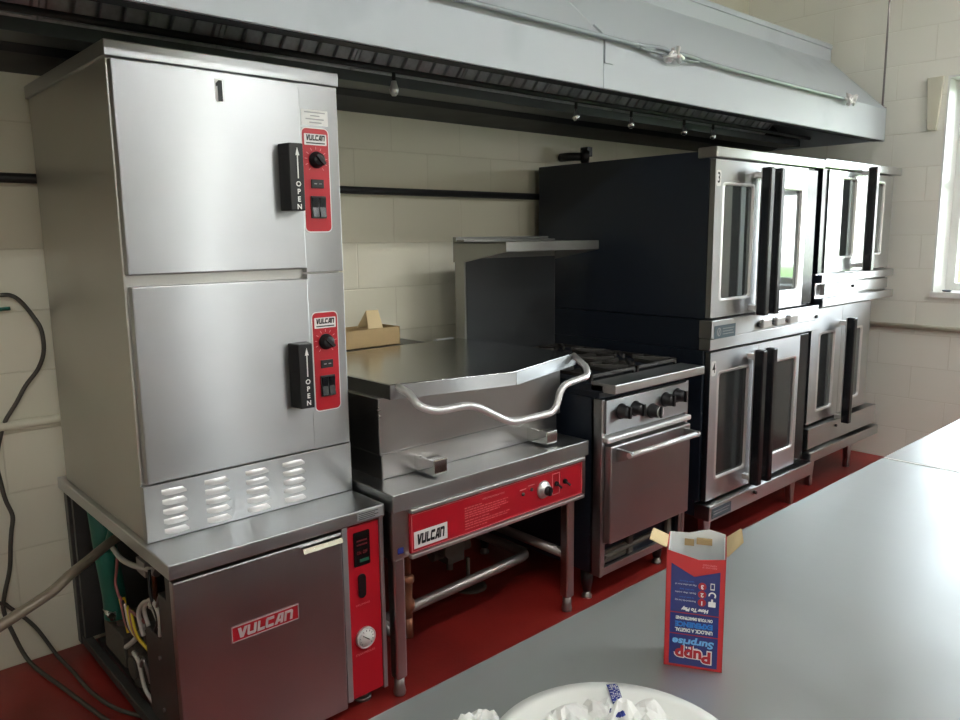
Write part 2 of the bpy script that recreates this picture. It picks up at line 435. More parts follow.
# ground and neighbours outside
struct('ground_outside', B().box(-30, 40, -40, 40, -.4, -.3), M['lawn'])
def outside_building(x0, x1, y0, y1, h, label):
    t = thing('brick_building', label, 'building', ((x0+x1)/2, (y0+y1)/2, -.3))
    obj('brick_wall', B().box(x0, x1, y0, y1, -.3, h), M['brick_out'], t)
    obj('flat_roof', B().box(x0-.2, x1+.2, y0-.2, y1+.2, h, h+.15), M['white_paint'], t)
outside_building(17, 23, 3.3, 14, 2.1, 'low red brick building outside the right window')

# ceiling lights
for lx, ly in ((4.3, -.35), (3.4, -2.0), (2.0, -.35), (-.3, -.35)):
    t = thing('ceiling_light', 'fluorescent ceiling light over the kitchen', 'ceiling light', (lx, ly, ZC), 'ceiling lights over the worktable')
    obj('lamp_housing', B().box(lx-.6, lx+.6, ly-.11, ly+.11, ZC-.06, ZC-.001), M['white_paint'], t)
    for d in (-.055, .055):
        obj('lamp_tube', B().cyl((lx-.57, ly+d, ZC-.085), (lx+.57, ly+d, ZC-.085), .018, seg=12), M['lamp'], t)

# ------------------------------------------------------------------ double compartment steamer
X0, X1 = .655, 1.302
st = thing('compartment_steamer', 'tall two-door stainless steamer on a cabinet base at the left, marked 1', 'steamer', (.98, 2.37, 0))
obj('cooker_body', B().box(X0+.004, X1-.002, 2.075, 2.828, .658, 1.905), M['steel_side'], st, .004)
obj('top_cap', B().box(X0-.004, X1+.006, 2.052, 2.835, 1.903, 1.942), M['steel'], st, .003)
def steam_door(z0, z1, x0, n):
    d = obj('compartment_door', B().box(x0, 1.169, 2.040, 2.072, z0, z1), M['steel'], st, .004)
    zc = z0+.26
    hb = B()
    zh0, zh1 = (1.538, 1.724) if n == 0 else (.965, 1.157)
    sec = [(1.092, 2.041), (1.100, 1.990), (1.142, 1.986), (1.156, 2.041)]
    hb.extrude([(x, y, zh0) for x, y in sec], (0, 0, zh1-zh0))
    h = obj('door_handle', hb, M['black'], d, .003, 'black plastic door handle marked OPEN')
    # lettering: arrow up, then O P E N stacked
    fx, fy = 1.123, 1.9876
    a = B(); zt = zh1-.012
    a.flat([(-.006, -.022), (0, 0), (.006, -.022)], FR(fx, fy-.001, zt), .0008)
    a.flat([(-.0016, -.085), (-.0016, -.02), (.0016, -.02), (.0016, -.085)], FR(fx, fy-.001, zt), .0008)
    obj('arrow_mark', a, M['white'], h)
    for k, ch in enumerate('OPEN'):
        text('open_lettering', ch, FR(fx, fy-.001, zt-.101-k*.021), .0145, M['white'], h, bold=.0006)
    return d
d1 = steam_door(1.372, 1.898, .661, 0)
d2 = steam_door(.822, 1.343, .666, 1)
one = B(); one.flat([(-.006, -.027), (.007, -.027), (.007, .027), (-.002, .027), (-.011, .018), (-.011, .010), (-.006, .012)], FR(.932, 2.0388, 1.849), .0008)
obj('number_one', one, M['ink'], d1)
ow = B(); ow.flat(rrect(-.013, .009, -.029, .029, .003), FR(.932, 2.0398, 1.849), .0006)
obj('number_sticker', ow, M['white'], d1)
# control columns
for z0, z1, zp0, zp1, xo, n in ((1.360, 1.900, 1.480, 1.776, 0, 0), (.818, 1.355, .936, 1.237, .006, 1)):
    col = obj('control_column', B().box(1.173, X1-.002, 2.052, 2.076, z0, z1), M['steel'], st, .002)
    y = 2.0515
    xa, xb = 1.177+xo, 1.263+xo; xm = (xa+xb)/2
    obj('panel_outline', B().flat(rrect(xa-.003, xb+.003, zp0-.003, zp1+.003, .016), FR(0, y, 0), .0012), M['white'], col)
    p = obj('control_plate', B().flat(rrect(xa, xb, zp0, zp1, .014), FR(0, y, 0), .002), M['red'], col)
    py = y-.002
    obj('brand_plate', B().flat(rrect(xa+.006, xb-.006, zp1-.047, zp1-.015, .002), FR(0, py, 0), .001), M['white'], p)
    vulcan('brand_lettering', FR(xa+.011, py-.0012, zp1-.034), .062, .016, M['ink'], p, slant=.12)
    obj('small_print', B().box(xa+.012, xb-.012, py-.0016, py, zp1-.043, zp1-.0395), M['ink'], p)
    zk = zp1-.089; mk = B()
    for a in range(-140, 141, 28):
        aa = math.radians(90-a); c, s_ = math.cos(aa), math.sin(aa); q = V((c, s_)); w = V((-s_, c))*.0009
        mk.flat([tuple(q*.030-w), tuple(q*.038-w), tuple(q*.038+w), tuple(q*.030+w)], FR(xm, py, zk), .0007)
    obj('dial_marks', mk, M['paleline'], p)
    k = B().lathe((xm, py, zk), (0, -1, 0), [(.024, 0), (.024, .006), (.020, .008), (.019, .020), (.016, .023), (.0, .023)])
    k.obox((xm, py-.026, zk), (.0035, 0, .0035), (0, .006, 0), (-.013, 0, .013))
    obj('timer_knob', k, M['black'], p)
    ib = B().box(xm-.021, xm+.021, py-.004, py, zp1-.170, zp1-.145)
    it = obj('indicator_block', ib, M['black'], p, .001)
    obj('indicator_lamp', B().box(xm-.012, xm-.003, py-.005, py-.0035, zp1-.159, zp1-.156).box(xm+.004, xm+.013, py-.005, py-.0035, zp1-.159, zp1-.156), M['grey_print'], it)
    sb = B().box(xm-.025, xm+.025, py-.006, py, zp1-.258, zp1-.193)
    sw = obj('switch_block', sb, M['black'], p, .0015)
    for sx in (-.012, .012):
        obj('rocker', B().extrude([(xm+sx-.010, py-.006, zp1-.254), (xm+sx-.010, py-.012, zp1-.254), (xm+sx-.010, py-.007, zp1-.226), (xm+sx-.010, py-.011, zp1-.198), (xm+sx-.010, py-.006, zp1-.198)], (.02, 0, 0)), M['black_gloss'], sw)
    if n == 0:
        lb = obj('dealer_sticker', B().flat(rrect(1.178, 1.266, 1.785, 1.829, .002), FR(0, y, 0), .0008), M['white'], col)
        s2 = B()
        for k2, (a, c) in enumerate(((.01, .078), (.03, .060), (.014, .074), (.026, .066))):
            s2.box(1.178+a, 1.178+c, y-.0014, y-.0007, 1.820-k2*.0095, 1.8235-k2*.0095)
        obj('sticker_print', s2, M['grey_print'], lb)
# louvred lower panel
lp = obj('louvre_panel', B().box(X0+.001, X1-.001, 2.050, 2.076, .659, .815), M['steel'], st, .002)
for x0, x1 in ((.703, .771), (.821, .893), (.942, 1.015), (1.060, 1.135)):
    lv = B()
    for k in range(5):
        z = .786-k*.0275
        n = 6
        top = []; fr_ = []
        for i in range(n+1):
            t = i/n; xx = x0+(x1-x0)*t; bul = math.sin(math.pi*min(1, max(0, t)))**.35
            top.append((xx, 2.0502, z+.012)); fr_.append((xx, 2.0502-.011*bul, z-.004*bul))
        bt = [(p[0], 2.0502, z-.006) for p in fr_]
        pts = top+fr_+bt; m = n+1; fc = []
        for i in range(n):
            fc.append((i, i+1, m+i+1, m+i)); fc.append((m+i, m+i+1, 2*m+i+1, 2*m+i))
        lv.hull(pts, fc, True)
    obj('louvre_vents', lv, M['steel_bar'], lp, recalc=True)
# deck
obj('deck_top', B().box(X0-.012, X1-.003, 1.871, 2.88, .618, .658), M['steel_top'], st, .003)
pl = obj('rating_plate', B().flat(rrect(1.20, 1.292, .626, .652, .001), FR(0, 1.8705, 0), .0008), M['grey_print'], st)
pt = B()
for k in range(4): pt.box(1.204, 1.204+.07-.012*(k % 2), 1.8685, 1.8697, .646-k*.0055, .648-k*.0055)
obj('plate_print', pt, M['ink'], pl)
# base cabinet shell, left side open
obj('base_right_panel', B().box(1.285, 1.300, 1.885, 2.87, .055, .617), M['steel_side'], st, .002)
obj('base_rear_panel', B().box(.664, 1.285, 2.80, 2.82, .083, .617), M['frame_dark'], st)
obj('base_floor_pan', B().box(.70, 1.285, 1.92, 2.80, .055, .070), M['frame_dark'], st)
fr = B().box(.656, .69, 2.835, 2.872, .05, .617).box(.656, .685, 1.912, 1.945, .05, .617).box(.660, .688, 1.945, 2.835, .05, .082)
obj('side_frame', fr, M['frame_dark'], st, .002)
bd = obj('base_door', B().box(.654, 1.150, 1.882, 1.910, .035, .604), M['steel_base'], st, .004)
bdg = obj('brand_badge', B().flat([(.797, .388), (.998, .388), (.998, .433), (.797, .433)], FR(0, 1.8815, 0), .002), M['red_logo'], bd)
vulcan('brand_lettering', FR(.811, 1.8795, .3965), .166, .028, M['silver'], bdg, .0016, slant=.15)
bo = B()
for a in ((.797, .998, .388, .3905), (.797, .998, .4305, .433), (.797, .7995, .388, .433), (.9955, .998, .388, .433)):
    bo.box(a[0], a[1], 1.8785, 1.8796, a[2], a[3])
obj('badge_border', bo, M['silver'], bdg)
pu = B().extrude([(1.012, 1.883, .598), (1.012, 1.862, .596), (1.012, 1.856, .583), (1.012, 1.861, .584), (1.012, 1.866, .592), (1.012, 1.883, .593)], (.128, 0, 0))
obj('door_pull', pu, M['chrome'], bd)
obj('panel_frame', B().box(1.152, 1.172, 1.884, 1.91, .05, .612).box(1.285, 1.301, 1.884, 1.91, .045, .617), M['steel'], st, .002)
cp = obj('base_control_panel', B().box(1.172, 1.285, 1.888, 1.91, .052, .606), M['red'], st, .001)
dp = obj('display_window', B().flat(rrect(1.193, 1.250, .478, .586, .004), FR(0, 1.8878, 0), .003), M['display'], cp)
text('display_lettering', 'ON  OFF', FR(1.2215, 1.8846, .520), .011, M['led_red'], dp, bold=.0004, fit=.038)
obj('green_switch', B().box(1.212, 1.244, 1.8835, 1.885, .490, .499), M['green'], dp)
obj('display_line', B().box(1.203, 1.240, 1.8838, 1.885, .556, .560).box(1.203, 1.240, 1.8838, 1.885, .543, .547), M['led_red'], dp)
ov = B(); ov.flat(rrect(1.204, 1.230, .375, .452, .0129, 8), FR(0, 1.8878, 0), .006)
obj('rocker_switch', ov, M['black'], cp, .001)
text('switch_lettering', 'DELIMING', FR(1.219, 1.8874, .353), .006, M['paleline'], cp, fit=.05)
text('gauge_lettering', 'STEAM PRESSURE', FR(1.222, 1.8874, .192), .007, M['paleline'], cp, fit=.07)
g = B().lathe((1.222, 1.888, .243), (0, -1, 0), [(.034, 0), (.034, .010), (.031, .012), (.030, .008), (0, .008)])
ga = obj('pressure_gauge', g, M['steel_bar'], cp)
obj('gauge_face', B().lathe((1.222, 1.879, .243), (0, -1, 0), [(.029, 0), (.029, .0014), (0, .0014)]), M['white'], ga)
gn = B(); gn.flat([(-.016, .012), (-.015, .014), (.010, -.006), (.009, -.009)], FR(1.222, 1.877, .243), .0008)
for a in range(-135, 136, 27):
    aa = math.radians(90-a); q = V((math.cos(aa), math.sin(aa))); w = V((-q.y, q.x))*.0007
    gn.flat([tuple(q*.021-w), tuple(q*.026-w), tuple(q*.026+w), tuple(q*.021+w)], FR(1.222, 1.8775, .243), .0007)
obj('gauge_needle', gn, M['ink'], ga)
for lx, ly in ((.72, 1.95), (1.245, 1.95), (.72, 2.70), (1.245, 2.70)):
    obj('leg', B().cyl((lx, ly, .0), (lx, ly, .056), .022, .026).cyl((lx, ly, 0), (lx, ly, .012), .028), M['galv'], st)
# machinery seen through the open left side
obj('drain_hose', B().tube(smooth_path([(.700, 2.64, .612), (.700, 2.62, .54), (.705, 2.61, .42), (.715, 2.61, .30), (.715, 2.61, .22)]), .036, 16), M['hose'], st, label='green rubber hose')
obj('drain_hose', B().tube(smooth_path([(.715, 2.50, .612), (.705, 2.54, .53), (.70, 2.60, .45)]), .014, 12), M['hose'], st, label='thin green hose')
obj('water_tank', B().box(.70, .86, 2.50, 2.70, .085, .19).cyl((.735, 2.60, .19), (.735, 2.60, .235), .022), M['machinery'], st, .004)
obj('pump_motor', B().cyl((.70, 2.40, .135), (.86, 2.40, .135), .068, seg=24).cyl((.688, 2.40, .135), (.70, 2.40, .135), .035).cyl((.78, 2.40, .19), (.78, 2.40, .25), .045, seg=20).box(.72, .84, 2.33, 2.47, .07, .09), M['machinery'], st, .003)
obj('electrical_box', B().box(.682, .88, 2.045, 2.215, .075, .36), M['frame_dark'], st, .003)
for zz in (.10, .14, .30): obj('box_screw', B().cyl((.682, 2.10, zz), (.677, 2.10, zz), .006, seg=8), M['galv'], st)
obj('front_bracket', B().box(.668, .72, 1.95, 2.04, .07, .52), M['frame_dark'], st, .002)
obj('transformer', B().box(.74, .88, 2.24, 2.36, .10, .26).box(.76, .86, 2.25, 2.35, .26, .285), M['machinery'], st, .004)
obj('pipe_fitting', B().cyl((.70, 2.585, .225), (.70, 2.585, .255), .012).cyl((.688, 2.56, .250), (.688, 2.62, .250), .010), M['chrome'], st)
obj('yellow_rod', B().tube([(.690, 2.440, .355), (.690, 2.385, .262)], .010), M['yellow'], st)
def wire(pts, mat, r=.004, name='wire'): obj(name, B().tube(smooth_path(pts, 8), r, 8), mat, st)
wire([(.69, 2.44, .50), (.688, 2.46, .44), (.686, 2.475, .386), (.686, 2.42, .346), (.69, 2.31, .345), (.70, 2.22, .34)], M['wire_pink'], .0045)
wire([(.69, 2.26, .30), (.685, 2.27, .37), (.685, 2.20, .43), (.685, 2.13, .43), (.687, 2.09, .38)], M['wire_white'], .007)
wire([(.685, 2.19, .36), (.680, 2.20, .41), (.680, 2.14, .46), (.680, 2.08, .44), (.682, 2.09, .37)], M['wire_white'], .006)
wire([(.682, 2.16, .43), (.680, 2.10, .45), (.680, 2.06, .50), (.69, 2.02, .52)], M['galv'], .0045)
wire([(.682, 2.13, .37), (.678, 2.09, .42), (.678, 2.13, .48), (.69, 2.16, .54)], M['ink'], .0045)
wire([(.69, 2.50, .51), (.686, 2.40, .50), (.686, 2.28, .515), (.70, 2.18, .53)], M['wire_white'], .008)
wire([(.70, 2.37, .19), (.684, 2.35, .21), (.682, 2.30, .20), (.684, 2.27, .13), (.70, 2.25, .08)], M['wire_white'], .006)
wire([(.70, 2.33, .17), (.684, 2.29, .19), (.682, 2.25, .23), (.69, 2.23, .16)], M['galv'], .005)
wire([(.74, 2.40, .26), (.70, 2.38, .235), (.685, 2.42, .20)], M['wire_white'], .008)
for k in range(6):
    y = 2.29+.02*k
    wire([(.69, y+.06, .345), (.682, y+.03, .33+.006*k), (.682, y, .29), (.70, y-.04, .25)], M[('yellow', 'wire_pink', 'yellow', 'wire_white', 'ink', 'wire_pink')[k]], .0045)
obj('solenoid_valve', B().box(.69, .74, 2.20, 2.27, .50, .545).cyl((.715, 2.17, .52), (.715, 2.30, .52), .014), M['galv'], st, .002)
obj('copper_tube', B().tube(rounded([(.78, 2.40, .25), (.78, 2.40, .46), (.80, 2.14, .46), (.80, 2.14, .36)], .03), .008, 10), M['copper'], st)

# drain conduit leaving the open side of the steamer
tag(obj('drain_conduit', B().tube(smooth_path([(.76, 2.50, .545), (.677, 2.44, .546), (.586, 2.34, .547), (.514, 2.27, .544), (.467, 2.24, .528), (.425, 2.22, .518), (.373, 2.2, .507), (.323, 2.18, .497), (.1, 2.12, .44), (-.3, 2.2, .3), (-.5, 2.3, .02)], 6), .0145, 14), M['drain']),
    'thick grey brown conduit sloping out of the steamer base to the left', 'pipe')
wc = YB-.02
tag(obj('power_cable', B().tube(smooth_path([(.3, wc, 1.27), (.45, wc, 1.287), (.54, wc, 1.288), (.571, wc, 1.285), (.598, wc, 1.263), (.63, wc, 1.211), (.646, wc-.02, 1.163), (.646, wc-.02, 1.092), (.628, wc, 1.032), (.586, wc, .98), (.552, wc, .924), (.517, wc, .872), (.498, wc, .824), (.478, wc, .74), (.483, wc, .663), (.491, wc, .602), (.506, wc, .542), (.498, wc, .491), (.491, wc, .444), (.480, wc, .358), (.457, wc, .275), (.449, wc, .22), (.463, wc-.02, .146), (.50, wc-.05, .03), (.547, 2.667, .010), (.596, 2.387, .010), (.64, 2.2, .010), (.75, 2.0, .010)], 6), .007, 10), M['cable']),
    'dark cable looping down the wall left of the steamer', 'cable')
tag(obj('floor_cable', B().tube(smooth_path([(.30, wc, .30), (.437, wc, .25), (.47, wc, .22), (.532, wc-.02, .137), (.585, wc-.05, .02), (.60, 2.75, .009), (.612, 2.55, .009), (.66, 2.37, .009), (.80, 2.15, .009)], 6), .0065, 10), M['cable']),
    'brown cable running from the wall foot under the steamer', 'cable')
gc = tag(obj('green_cable', B().tube(smooth_path([(.3, wc, 1.235), (.45, wc, 1.238), (.565, wc, 1.243)], 4), .006, 8), M['hose']),
    'short green cable end on the wall beside the loop', 'cable')

# ------------------------------------------------------------------ pipes on walls
bp_ = B().cyl((-1.5, 2.90, 1.663), (5.1, 2.90, 1.663), .016)
for x in (-.6, .9, 2.4, 3.9): bp_.box(x-.012, x+.012, 2.90, YB, 1.655, 1.671)
tag(obj('gas_pipe', bp_, M['black_pipe']), 'black gas pipe running along the back wall', 'pipe')
wp = B().cyl((-1.5, YB-.017, .852), (XR-.017, YB-.017, .852), .016)
tag(obj('wall_conduit', wp, M['cream_pipe']), 'cream painted conduit low on the back wall', 'pipe')
wp = B().cyl((XR-.017, YB-.04, .868), (XR-.017, -2.5, .868), .016)
for y in (2.2, .8, -.6): wp.box(XR-.004, XR-.0005, y-.02, y+.02, .835, .90)
tag(obj('wall_conduit', wp, M['cream_pipe']), 'cream painted conduit running along the right wall below the window', 'pipe')
el = B().tube(rounded([(3.28, 2.93, 1.88), (3.28, 2.86, 1.88), (3.34, 2.82, 1.88)], .03), .022, 14).cyl((3.33, 2.825, 1.88), (3.36, 2.80, 1.88), .034).box(3.34, 3.38, 2.79, 2.84, 1.88, 1.93)
tag(obj('pipe_elbow', el, M['black_pipe']), 'black pipe elbow on the back wall above the oven marked 3', 'pipe fitting')

# ------------------------------------------------------------------ tilting skillet
sk = thing('tilting_skillet', 'stainless tilting skillet with wide lid and bent bar handle on a legged table', 'braising pan', (1.78, 2.22, 0))
obj('table_deck', B().box(1.313, 2.236, 1.846, 2.66, .626, .684), M['steel_top'], sk, .003)
fs = obj('fascia', B().box(1.316, 2.232, 1.858, 2.62, .468, .626), M['steel_pan'], sk, .002)
rp = obj('control_panel', B().box(1.379, 2.205, 1.850, 1.860, .478, .606), M['red'], sk, .0008)
for nm, z0, z1, y in (('upper_trim', .611, .625, 1.838), ('lower_trim', .462, .476, 1.840)):
    obj(nm, B().box(1.376, 2.208, y, 1.86, z0, z1), M['trim'], sk, .003)
tb = obj('brand_plate', B().flat([(1.392, .490), (1.528, .490), (1.528, .545), (1.392, .545)], FR(0, 1.8498, 0), .001), M['white'], rp)
vulcan('brand_lettering', FR(1.401, 1.8486, .501), .112, .034, M['ink'], tb, slant=.12)
br = B()
for a in ((1.384, 2.200, .6015, .603), (1.384, 2.200, .481, .4825), (1.384, 1.3855, .481, .603), (2.1985, 2.200, .481, .603)):
    br.box(a[0], a[1], 1.8492, 1.8502, a[2], a[3])
obj('panel_border', br, M['paleline'], rp)
text('heading_lettering', 'OPERATING INSTRUCTIONS', FR(1.735, 1.8496, .582), .006, M['paleline'], rp, fit=.105)
ins = B(); rr = random.Random(3)
for k, (w, z) in enumerate(((.08, .567), (.20, .558), (.19, .549), (.20, .541), (.16, .533), (.11, .522), (.21, .512), (.20, .504), (.10, .494))):
    x = 1.605
    while x < 1.605+w:
        l = rr.uniform(.006, .02); ins.box(x, min(x+l, 1.605+w), 1.8492, 1.8501, z, z+.0032); x += l+.0035
obj('instruction_print', ins, M['faint'], rp)
kb = B().lathe((1.985, 1.850, .546), (0, -1, 0), [(.033, 0), (.033, .004), (.029, .010), (.022, .012), (.021, .022), (.0, .022)])
k1 = obj('thermostat_knob', kb, M['steel_bar'], rp)
obj('knob_centre', B().lathe((1.985, 1.829, .546), (0, -1, 0), [(.018, 0), (.017, .012), (0, .013)]).obox((1.985, 1.816, .546), (.004, 0, 0), (0, .004, 0), (0, 0, .016)), M['black'], k1)
for x, z in ((1.880, .553), (1.923, .560)):
    q = obj('indicator_lamp', B().lathe((x, 1.850, z), (0, -1, 0), [(.007, 0), (.006, .005), (0, .006)], 14), M['machinery'], rp)
    obj('lamp_print', B().box(x-.016, x+.016, 1.8493, 1.8501, z+.015, z+.018), M['paleline'], rp)
for x, z in ((2.054, .552), (2.102, .551)):
    obj('toggle_switch', B().cyl((x, 1.850, z), (x, 1.842, z), .009, seg=12).cyl((x, 1.843, z), (x+.006, 1.825, z-.012), .004, seg=10), M['ink'], rp)
fb = B()
for a in ((2.034, 2.074, .590, .592), (2.034, 2.074, .511, .513), (2.034, 2.036, .511, .592), (2.072, 2.074, .511, .592)):
    fb.box(a[0], a[1], 1.8492, 1.8501, a[2], a[3])
obj('switch_border', fb, M['paleline'], rp)
obj('blue_sticker', B().flat(rrect(1.334, 1.356, .486, .506, .002), FR(0, 1.8578, 0), .001), M['blue'], fs)
for x, y in ((1.345, 1.885), (2.160, 1.885), (1.345, 2.58), (2.160, 2.58)):
    l = obj('leg', B().box(x-.020, x+.020, y-.020, y+.020, .06, .468), M['steel_pan'], sk, .006)
    obj('leg_foot', B().lathe((x, y, 0), (0, 0, 1), [(.019, 0), (.021, .01), (.017, .03), (.017, .065)]), M['galv'], l)
cr_ = B().tube(rounded([(1.345, 1.995, .205), (2.10, 2.035, .205), (2.095, 2.54, .205), (1.35, 2.57, .205)], .05), .019, 14)
obj('brace_tube', cr_, M['galv'], sk)
obj('brace_tube', B().tube([(2.155, 1.90, .235), (2.16, 2.25, .235), (2.16, 2.57, .235)], .019, 14), M['galv'], sk)
obj('brace_tube', B().tube([(1.345, 1.90, .205), (1.345, 2.57, .205)], .019, 14), M['galv'], sk)
vd = B().tube([(1.420, 1.935, .47), (1.420, 1.935, .36)], .016, 12).lathe((1.420, 1.935, .22), (0, 0, 1), [(.018, 0), (.018, .02), (.026, .03), (.026, .055), (.018, .065), (.020, .12), (.026, .125), (.026, .14), (.016, .15)]).cyl((1.420, 1.935, .15), (1.420, 1.935, .22), .019, .017)
obj('drain_pipe', vd, M['copper'], sk)
gx_ = 1.76
gv = B().cyl((gx_, 2.12, .467), (gx_, 2.12, .22), .013, seg=12).box(gx_-.04, gx_+.04, 2.08, 2.16, .26, .34).cyl((gx_-.09, 2.12, .30), (gx_+.09, 2.12, .30), .024, seg=14).cyl((gx_-.05, 2.09, .33), (gx_-.05, 2.05, .33), .03, seg=16).cyl((gx_+.03, 2.05, .20), (gx_+.03, 2.05, .28), .008, seg=8)
obj('gas_valve', gv, M['machinery'], sk, .002)
# the pan: front face swells to a pouring lip under the lid
px0, px1, pyf, pyb = 1.368, 2.228, 1.985, 2.60
pan = B()
pan.box(px0+.012, px1-.012, pyf+.008, pyb, .684, .772)
pan.box(px0, px1, pyf, pyb, .768, .957)
pan_o = obj('pan_body', pan, M['steel_pan'], sk, .004)
obj('pan_seam', B().box(px0+.002, px1-.002, pyf-.001, pyf+.004, .770, .775), M['steel_mid'], sk)
lid = B(); L = [(1.388, 1.945), (1.832, 1.838), (2.285, 1.965), (2.285, 2.645), (1.388, 2.645)]
lid.extrude([(x, y, .958) for x, y in L], (0, 0, .046))
lo = obj('lid', lid, M['steel_lid'], sk, .004)
ep = B(); rim = [(1.386, 2.645), (1.386, 1.943), (1.832, 1.835), (2.287, 1.963), (2.287, 2.645)]
for (a, b_) in zip(rim, rim[1:]):
    d = (V(b_)-V(a)).normalized(); n = V((d.y, -d.x))*.0025
    ep.extrude([(a[0]-n.x*-1, a[1]-n.y*-1, .957), (b_[0]+n.x, b_[1]+n.y, .957), (b_[0]-n.x, b_[1]-n.y, .957), (a[0]-n.x, a[1]-n.y, .957)], (0, 0, .045))
obj('lid_skirt', ep, M['steel'], lo)
hb = [(1.412, 1.938, .994), (1.400, 1.86, .985), (1.395, 1.815, .955), (1.452, 1.80, .932), (1.598, 1.80, .932), (1.768, 1.795, .842), (1.995, 1.80, .842), (2.030, 1.805, .930), (2.205, 1.83, .940), (2.235, 1.86, .965), (2.268, 1.955, .997)]
obj('lid_handle', B().tube(rounded(hb, .045, 6), .0125, 14), M['steel_bar'], lo)
hg = B()
for x in (1.45, 2.20): hg.cyl((x-.05, 2.66, .99), (x+.05, 2.66, .99), .018, seg=14)
obj('lid_hinge', hg, M['steel_bar'], lo)
for x, z0, z1 in ((1.538, .692, .745), (2.075, .692, .742)):
    obj('pan_stop', B().box(x-.030, x+.030, 1.888, 1.994, z0, z1), M['chrome'], sk, .004)
obj('rear_housing', B().box(1.36, 2.12, 2.665, 2.87, .60, .996).box(1.36, 2.12, 2.60, 2.87, .47, .62), M['steel_dark'], sk, .003)

# open carton sitting behind the skillet
cb = thing('cardboard_carton', 'open brown cardboard carton behind the skillet lid by the wall', 'box', (1.87, 2.79, .997))
b = B(); cx0, cx1, cy0, cy1 = 1.72, 2.00, 2.72, 2.86
b.box(cx0, cx1, cy0, cy0+.004, .997, 1.075); b.box(cx0, cx1, cy1-.004, cy1, .997, 1.075)
b.box(cx0, cx0+.004, cy0, cy1, .997, 1.075); b.box(cx1-.004, cx1, cy0, cy1, .997, 1.075); b.box(cx0, cx1, cy0, cy1, .997, 1.000)
obj('carton_wall', b, M['card'], cb)
obj('carton_flap', B().hull([(1.845, 2.735, 1.075), (1.915, 2.725, 1.075), (1.905, 2.745, 1.152), (1.850, 2.755, 1.152)], [(0, 1, 2, 3)]).hull([(1.850, 2.755, 1.152), (1.905, 2.745, 1.152), (1.885, 2.79, 1.077), (1.83, 2.80, 1.077)], [(0, 1, 2, 3)]), M['card_pale'], cb)

# ------------------------------------------------------------------ gas range
rg = thing('gas_range', 'four burner black and stainless gas range with high shelf', 'range', (2.56, 2.22, 0))
obj('range_body', B().box(2.266, 2.852, 1.845, 2.60, .13, .845), M['black_oven'], rg, .003)
obj('front_frame', B().box(2.266, 2.284, 1.808, 1.86, .126, .84).box(2.834, 2.852, 1.808, 1.86, .126, .84).box(2.284, 2.834, 1.825, 1.86, .262, .70), M['steel_base'], rg, .002)
obj('range_top', B().box(2.262, 2.866, 1.80, 2.60, .868, .900).box(2.275, 2.85, 1.83, 2.59, .84, .87), M['black_oven'], rg, .003)
obj('front_rail', B().box(2.262, 2.868, 1.742, 1.862, .872, .908), M['steel_top'], rg, .004)
cpn = obj('control_panel', B().box(2.284, 2.836, 1.800, 1.83, .705, .836), M['steel'], rg, .002)
for k, (x, z, sil) in enumerate(((2.372, .783, 0), (2.462, .780, 0), (2.575, .752, 1), (2.668, .785, 0), (2.752, .790, 0))):
    kb = B().lathe((x, 1.800, z), (0, -1, 0), [(.031, 0), (.031, .006), (.026, .010), (.024, .034), (.018, .040), (0, .040)], 24)
    kb.obox((x, 1.757, z), (.005, 0, 0), (0, .006, 0), (0, 0, .023))
    q = obj('burner_knob' if not sil else 'oven_knob', kb, M['black'], cpn)
    if sil: obj('knob_ring', B().lathe((x, 1.7595, z), (0, -1, 0), [(.022, 0), (.023, .003), (.019, .003), (.018, 0)], 24), M['steel_bar'], q)
obj('vent_strip', B().box(2.272, 2.842, 1.782, 1.83, .672, .694), M['steel_bar'], rg, .006)
dr = obj('oven_door', B().box(2.286, 2.828, 1.776, 1.822, .268, .660), M['steel_base'], rg, .005)
text('embossed_lettering', 'garland', FR(2.535, 1.7755, .455), .024, M['steel'], dr, bold=.001, shear=.2, fit=.125, depth=.001)
hd = B().tube([(2.315, 1.715, .632), (2.79, 1.715, .632)], .0115, 14)
obj('door_handle', hd, M['steel_bar'], dr)
for x in (2.325, 2.780):
    obj('handle_bracket', B().extrude([(x-.007, 1.777, .592), (x-.007, 1.777, .648), (x-.007, 1.705, .645), (x-.007, 1.705, .622)], (.014, 0, 0)), M['steel'], dr, .002)
kp = B().box(2.284, 2.836, 1.812, 1.83, .126, .158).box(2.284, 2.300, 1.812, 1.83, .158, .262).box(2.812, 2.836, 1.812, 1.83, .158, .262).box(2.300, 2.812, 1.812, 1.83, .255, .266)
obj('kick_frame', kp, M['steel_base'], rg, .001)
obj('burner_chamber', B().box(2.32, 2.46, 1.828, 1.84, .165, .215).box(2.47, 2.50, 1.822, 1.835, .16, .25).cyl((2.32, 1.832, .19), (2.66, 1.832, .20), .012, seg=10).box(2.74, 2.77, 1.82, 1.835, .16, .25), M['machinery'], rg, .002)
for x in (2.305, 2.79):
    for y in (1.905, 2.52):
        l = obj('leg', B().lathe((x, y, .03), (0, 0, 1), [(.018, 0), (.024, .04), (.028, .10)]), M['black'], rg)
        obj('leg_foot', B().lathe((x, y, 0), (0, 0, 1), [(.021, 0), (.021, .012), (.015, .016), (.015, .032)]), M['galv'], l)
